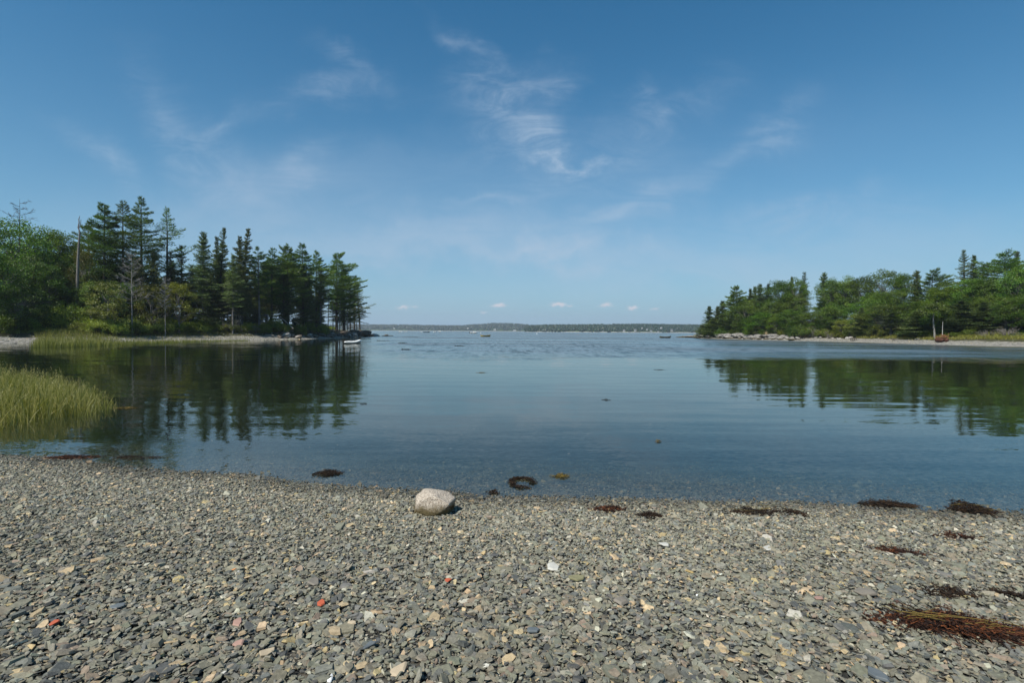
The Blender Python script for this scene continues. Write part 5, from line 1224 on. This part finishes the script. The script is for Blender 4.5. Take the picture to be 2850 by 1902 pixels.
o.location = (bp.x, bp.y + .12, hz(bp.x, bp.y + .1) + .108); o.rotation_euler = (.04, .0, .06)
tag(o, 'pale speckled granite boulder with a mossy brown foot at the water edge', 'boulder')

# ---------------------------------------------------------------- noticeable single stones
M['brick'] = simple('brick_red', (.45, .10, .045), .8); M['tan'] = simple('tan_stone', (.46, .37, .25), .75); M['palestone'] = simple('pale_stone', (.50, .48, .42), .75); M['slate'] = simple('blue_grey_slate', (.12, .135, .14), .6)
M['shell'] = simple('white_shell', (.80, .78, .74), .4); M['ochre'] = simple('ochre_stone', (.42, .30, .12), .75); M['brownslate'] = simple('brown_slate', (.20, .175, .14), .7); M['pinkstone'] = simple('pinkish_stone', (.36, .22, .17), .75)
M['orangeshell'] = simple('orange_shell', (.65, .25, .07), .4); M['moss'] = simple('moss_stained_stone', (.20, .185, .10), .8)
for i, (px, py, wpx, asp, mat, nm, lab) in enumerate((
    (893, 1682, 27, .75, 'brick', 'brick_fragment', 'bright brick red triangular fragment left of centre'), (151, 1737, 26, .7, 'brick', 'brick_fragment', 'dull red fragment near the lower left corner'),
    (1247, 1617, 22, .7, 'brick', 'brick_fragment', 'small rusty red fragment beside a dark stone below the boulder'), (2541, 1741, 12, .8, 'brick', 'brick_fragment', 'tiny orange fragment in the large seaweed heap'),
    (662, 1590, 16, .8, 'shell', 'shell', 'white shell beside an orange one, left of the middle'), (648, 1588, 14, .7, 'orangeshell', 'shell', 'small orange shell next to the white one'),
    (919, 1893, 20, 1.6, 'shell', 'shell', 'white shell standing at the bottom edge'), (618, 1878, 17, .8, 'palestone', 'stone', 'little round white stone near the bottom left'),
    (1539, 1582, 34, .95, 'palestone', 'stone', 'pale rounded squarish stone below and right of the boulder'), (1728, 1678, 50, .55, 'brownslate', 'stone', 'large flat brown slab right of centre'),
    (2412, 1656, 76, .38, 'brownslate', 'stone', 'long pale brown slab left of the large seaweed heap'), (1112, 1872, 62, .6, 'tan', 'stone', 'large tan stone at the bottom left of centre'),
    (872, 1622, 42, .7, 'brownslate', 'stone', 'rounded speckled grey brown stone above the brick red fragment'), (744, 1822, 48, .55, 'tan', 'stone', 'tan angular stone below the brick red fragment'),
    (2440, 1884, 54, .75, 'slate', 'stone', 'dark blue grey block at the bottom right'), (1606, 1617, 50, .35, 'moss', 'stone', 'flat moss stained yellow stone in the middle'),
    (1918, 1594, 22, .6, 'ochre', 'stone', 'small ochre stone in the middle of the right half'), (2140, 1528, 30, .8, 'palestone', 'stone', 'pale leaf shaped stone high on the right beach'),
    (660, 1735, 30, .8, 'pinkstone', 'stone', 'round pinkish stone left of the tan angular one'), (665, 1793, 34, .6, 'pinkstone', 'stone', 'pinkish brown rounded stone near the lower left'),
    (1850, 1520, 34, .5, 'palestone', 'stone', 'large light grey flat stone right of centre near the water'), (2280, 1670, 30, .5, 'pinkstone', 'stone', 'orange tinted flat stone left of the long slab'),
    (980, 1738, 28, .45, 'tan', 'stone', 'cream coloured stone right of the brick red fragment'), (1030, 1800, 44, .6, 'slate', 'stone', 'smooth dark slate below the cream stone'),
    (1480, 1760, 46, .5, 'slate', 'stone', 'dark slate slab near the bottom centre'), (330, 1690, 40, .45, 'slate', 'stone', 'long dark slate at the lower left'))):
    z = .05
    for _ in range(4):
        p = G(px, py, z); z = hz(p.x, p.y) + .022
    dist = math.hypot(p.x, p.y); W_ = wpx / FPX * p.y / 2
    v, f3, f4, c = flakes(np.zeros((1, 3)), np.array([1.0]), np.random.default_rng(300 + i), np.ones((1, 3)), sides=6 if mat != 'shell' else 9, tilt=.12, thick=(.3, .45))
    if 'rounded' in lab or 'shell' in nm or 'round' in lab: v[:, 2] = v[:, 2] * 1.0
    mx_ = np.abs(v[:, 0]).max(); my_ = np.abs(v[:, 1]).max()
    v = v * np.array([W_ / mx_, W_ * max(asp * 1.7, .5) / my_, W_ * (.9 if asp < 1 else 1.6)]); mb = MB(); mb.add(v, f3); mb.F4.append(f4); o = mb.build(nm, M[mat]); o.location = (p.x, p.y, z + W_ * .12)
    bv = o.modifiers.new('bevel', 'BEVEL'); bv.width = W_ * .08; bv.segments = 2
    tag(o, lab, {'brick_fragment': 'brick fragment'}.get(nm, nm))

# ---------------------------------------------------------------- seaweed
def weedmat(name, a, b, c):
    mt, t, out = newmat(name); at = t.n('ShaderNodeAttribute', attribute_name='rnd')
    pbsdf(t, out, t.ramp(at.outputs['Fac'], [(0, a), (.6, b), (1, c)]), .75, .2); return mt
M['weed'] = weedmat('dark_rockweed', (.010, .008, .006), (.018, .011, .007), (.06, .032, .014)); M['redweed'] = weedmat('red_brown_rockweed', (.008, .005, .004), (.030, .012, .007), (.16, .052, .018)); M['oliveweed'] = weedmat('olive_rockweed', (.03, .025, .008), (.12, .085, .02), (.26, .19, .05))
def seaweed(px, py, wpx, dpx, rot, n, mat, label, arc=0, seed=0, rise=.05, straw=0, float_=False, ring=False):
    z = 0.0
    for _ in range(4):
        p = G(px, py, z); z = max(hz(p.x, p.y), 0.0) + (.012 if not float_ else .002)
    if float_: p = G(px, py, .003); z = .003
    sc_ = p.y / FPX; L = wpx * sc_; Dp = dpx * sc_ * (p.y / (EYE - z)) * .9; rng = np.random.default_rng(seed + 1000); mb = MB(); c, s_ = math.cos(rot), math.sin(rot)
    for i in range(n):
        u = np.clip(rng.normal(0, .30), -.62, .62); w_ = rng.normal(0, .26) * (1 - abs(u) * 1.2); x0 = u * L; y0 = w_ * Dp + arc * (.25 - u * u) * L
        a = rng.normal(0, .55) + (0 if rng.random() < .75 else rng.uniform(-1.5, 1.5)) - 2 * u * arc; ln = rng.uniform(.10, .34) * min(L, .5) * 1.3 + .03; m_ = 7
        if ring:
            t0_ = rng.uniform(-.2, 3.6); x0 = math.cos(t0_) * L * .42 + rng.normal(0, .006); y0 = math.sin(t0_) * Dp * .8 + rng.normal(0, .012); u = 0; a = t0_ + math.pi / 2 + rng.normal(0, .2); ln = .09
        q = np.zeros((m_, 3)); ang = a
        zz_ = .004 + rng.random() * rise * (1 - min(1, abs(u) * 1.8)); q[0] = (x0, y0, zz_)
        for k in range(1, m_):
            ang += rng.normal(0, .28); q[k] = q[k - 1] + np.array([math.cos(ang), math.sin(ang), 0]) * ln / m_; q[k, 2] = max(.003, zz_ + rng.normal(0, .006))
        q = np.column_stack([q[:, 0] * c - q[:, 1] * s_, q[:, 0] * s_ + q[:, 1] * c, q[:, 2]]); hh = np.array([hz(p.x + q[k, 0], p.y + q[k, 1]) for k in (0, m_ - 1)]); 
        if not float_: q[:, 2] += np.maximum(np.linspace(hh[0], hh[1], m_), 0) - z + .012
        rn = rng.random()
        tube(mb, q, np.linspace(.0030, .0012, m_) * rng.uniform(.7, 1.5), 4, rnd=rn)
        kk = 6; cc = q[rng.integers(0, m_, kk)] + rng.normal(0, .006, (kk, 3)); cc[:, 2] = np.maximum(cc[:, 2], q[:, 2].min())
        cards(mb, cc, np.column_stack([rng.normal(0, 1, kk) + math.cos(ang), rng.normal(0, 1, kk), rng.normal(0, .25, kk)]), rng.uniform(.015, .035, kk), rng.uniform(.005, .010, kk), rng, rnd=np.full(kk, rn))
    o = mb.build('seaweed', M[mat]); o.location = (p.x, p.y, z); tag(o, label, 'seaweed')
    if straw:
        mb = MB()
        for i in range(straw):
            u = rng.uniform(-.45, .5); x0 = u * L; y0 = rng.normal(0, .16) * Dp; ang = rng.normal(0, .45); ln = rng.uniform(.08, .34); t_ = np.linspace(-.5, .5, 5)[:, None]
            q = np.array([x0, y0, 0]) + t_ * ln * np.array([math.cos(ang), math.sin(ang), 0]) + np.column_stack([np.zeros(5), .03 * (t_[:, 0] ** 2) * rng.normal(), np.full(5, rng.uniform(.02, .06))])
            q = np.column_stack([q[:, 0] * c - q[:, 1] * s_, q[:, 0] * s_ + q[:, 1] * c, q[:, 2] + (.02 if not float_ else 0)]); tube(mb, q, .0015, 4, rnd=rng.uniform(.6, .95))
        mb.build('straw', M['oliveweed'], o)
for i, a in enumerate(((2640, 1748, 350, 66, -.30, 1000, 'redweed', 'largest heap of red brown and black seaweed, at the lower right', 0), (2625, 1652, 110, 32, -.15, 110, 'weed', 'small dark seaweed tuft just above the largest heap', 0),
    (2790, 1658, 120, 16, -.35, 60, 'weed', 'thin strands of seaweed right of the small dark tuft', 0), (2482, 1536, 110, 22, -.35, 80, 'redweed', 'thin reddish seaweed strip slanting in the upper right beach', 0),
    (2650, 1496, 90, 24, -.25, 80, 'redweed', 'reddish seaweed patch around a pale stone at the upper right', 0), (2692, 1420, 84, 42, -.1, 300, 'weed', 'dark mounded seaweed at the waterline near the right edge', 0),
    (2210, 1432, 38, 30, .1, 130, 'weed', 'small dark seaweed knot at the waterline right of the long dark mat', 0), (2085, 1428, 150, 22, .05, 170, 'weed', 'long dark seaweed mat with twigs at the waterline', 0),
    (1805, 1438, 56, 24, -.2, 150, 'weed', 'dark seaweed tuft on stones right of the reddish one', 0), (1685, 1420, 84, 20, 0, 140, 'redweed', 'reddish seaweed tuft at the waterline right of the boulder', 0))):
    seaweed(*a[:8], arc=a[8], seed=i, straw=22 if i == 0 else (6 if i in (5, 7) else 0), rise=.06 if i in (0, 5) else .025)
for i, a in enumerate(((2457, 1406, 110, 16, -.12, 180, 'weed', 'floating dark seaweed strip near the right shore edge', 0), (1454, 1345, 74, 16, 0, 150, 'weed', 'ring shaped dark seaweed floating right of the boulder', .55), (1445, 1356, 40, 8, -.4, 30, 'weed', 'thin underside strand of the floating seaweed ring', -.3),
    (1558, 1327, 34, 9, .1, 60, 'oliveweed', 'small olive seaweed scrap floating beyond the ring', 0), (905, 1319, 56, 18, .2, 140, 'weed', 'dark seaweed tuft in the shallows left of the boulder', .2), (1365, 1373, 26, 12, -.5, 30, 'weed', 'tiny dark seaweed strand near the water edge by the boulder', 0),
    (178, 1276, 110, 12, .14, 160, 'redweed', 'dark red seaweed strip at the waterline at far left', 0), (365, 1275, 110, 8, .05, 40, 'weed', 'thin line of drifting seaweed off the left beach', 0), (1338, 1038, 20, 1.5, 0, 22, 'oliveweed', 'small drifting scrap of weed in the middle distance', 0), (1828, 1030, 24, 1.5, 0, 20, 'weed', 'dark drifting scrap of weed right of the middle', 0),
    (1684, 1114, 18, 2, 0, 16, 'weed', 'small black drifting scrap in the open water', 0), (1010, 1125, 16, 2, 0, 14, 'weed', 'small drifting scrap below the left point reflection', 0), (345, 1137, 46, 6, .05, 60, 'oliveweed', 'drifted straw at the tip of the near grass clump', 0), (1830, 1230, 12, 2, 0, 10, 'oliveweed', 'tan drifting scrap far right of the ring', 0))):
    seaweed(*a[:8], arc=a[8], seed=50 + i, float_=True, rise=.02 if i != 0 else .04, ring=(i == 1))
# flotsam specks

# small pale flecks and straws drifting on the near water
rng = np.random.default_rng(91); n = 900
y = rng.uniform(5.8, 26, n); x = rng.uniform(-1.05, 1.05, n) * y; xy = np.column_stack([x, y]); xy = xy[(sdf(xy, NEAR) < -.15) & (vnoise(xy / 3, 12, 2) > -.1)]
fl = MB(); P = np.column_stack([xy, np.full(len(xy), .004)]); d = rng.normal(size=(len(P), 3)); d[:, 2] = 0
cards(fl, P, d, rng.uniform(.008, .035, len(P)) * (1 + P[:, 1] * .03), rng.uniform(.004, .012, len(P)) * (1 + P[:, 1] * .04), rng, nbias=np.array([0, 0, 60.]))
tag(fl.build('drifting_flecks', M['pole']), 'tiny pale flecks drifting on the near water', 'flotsam', kind='stuff')
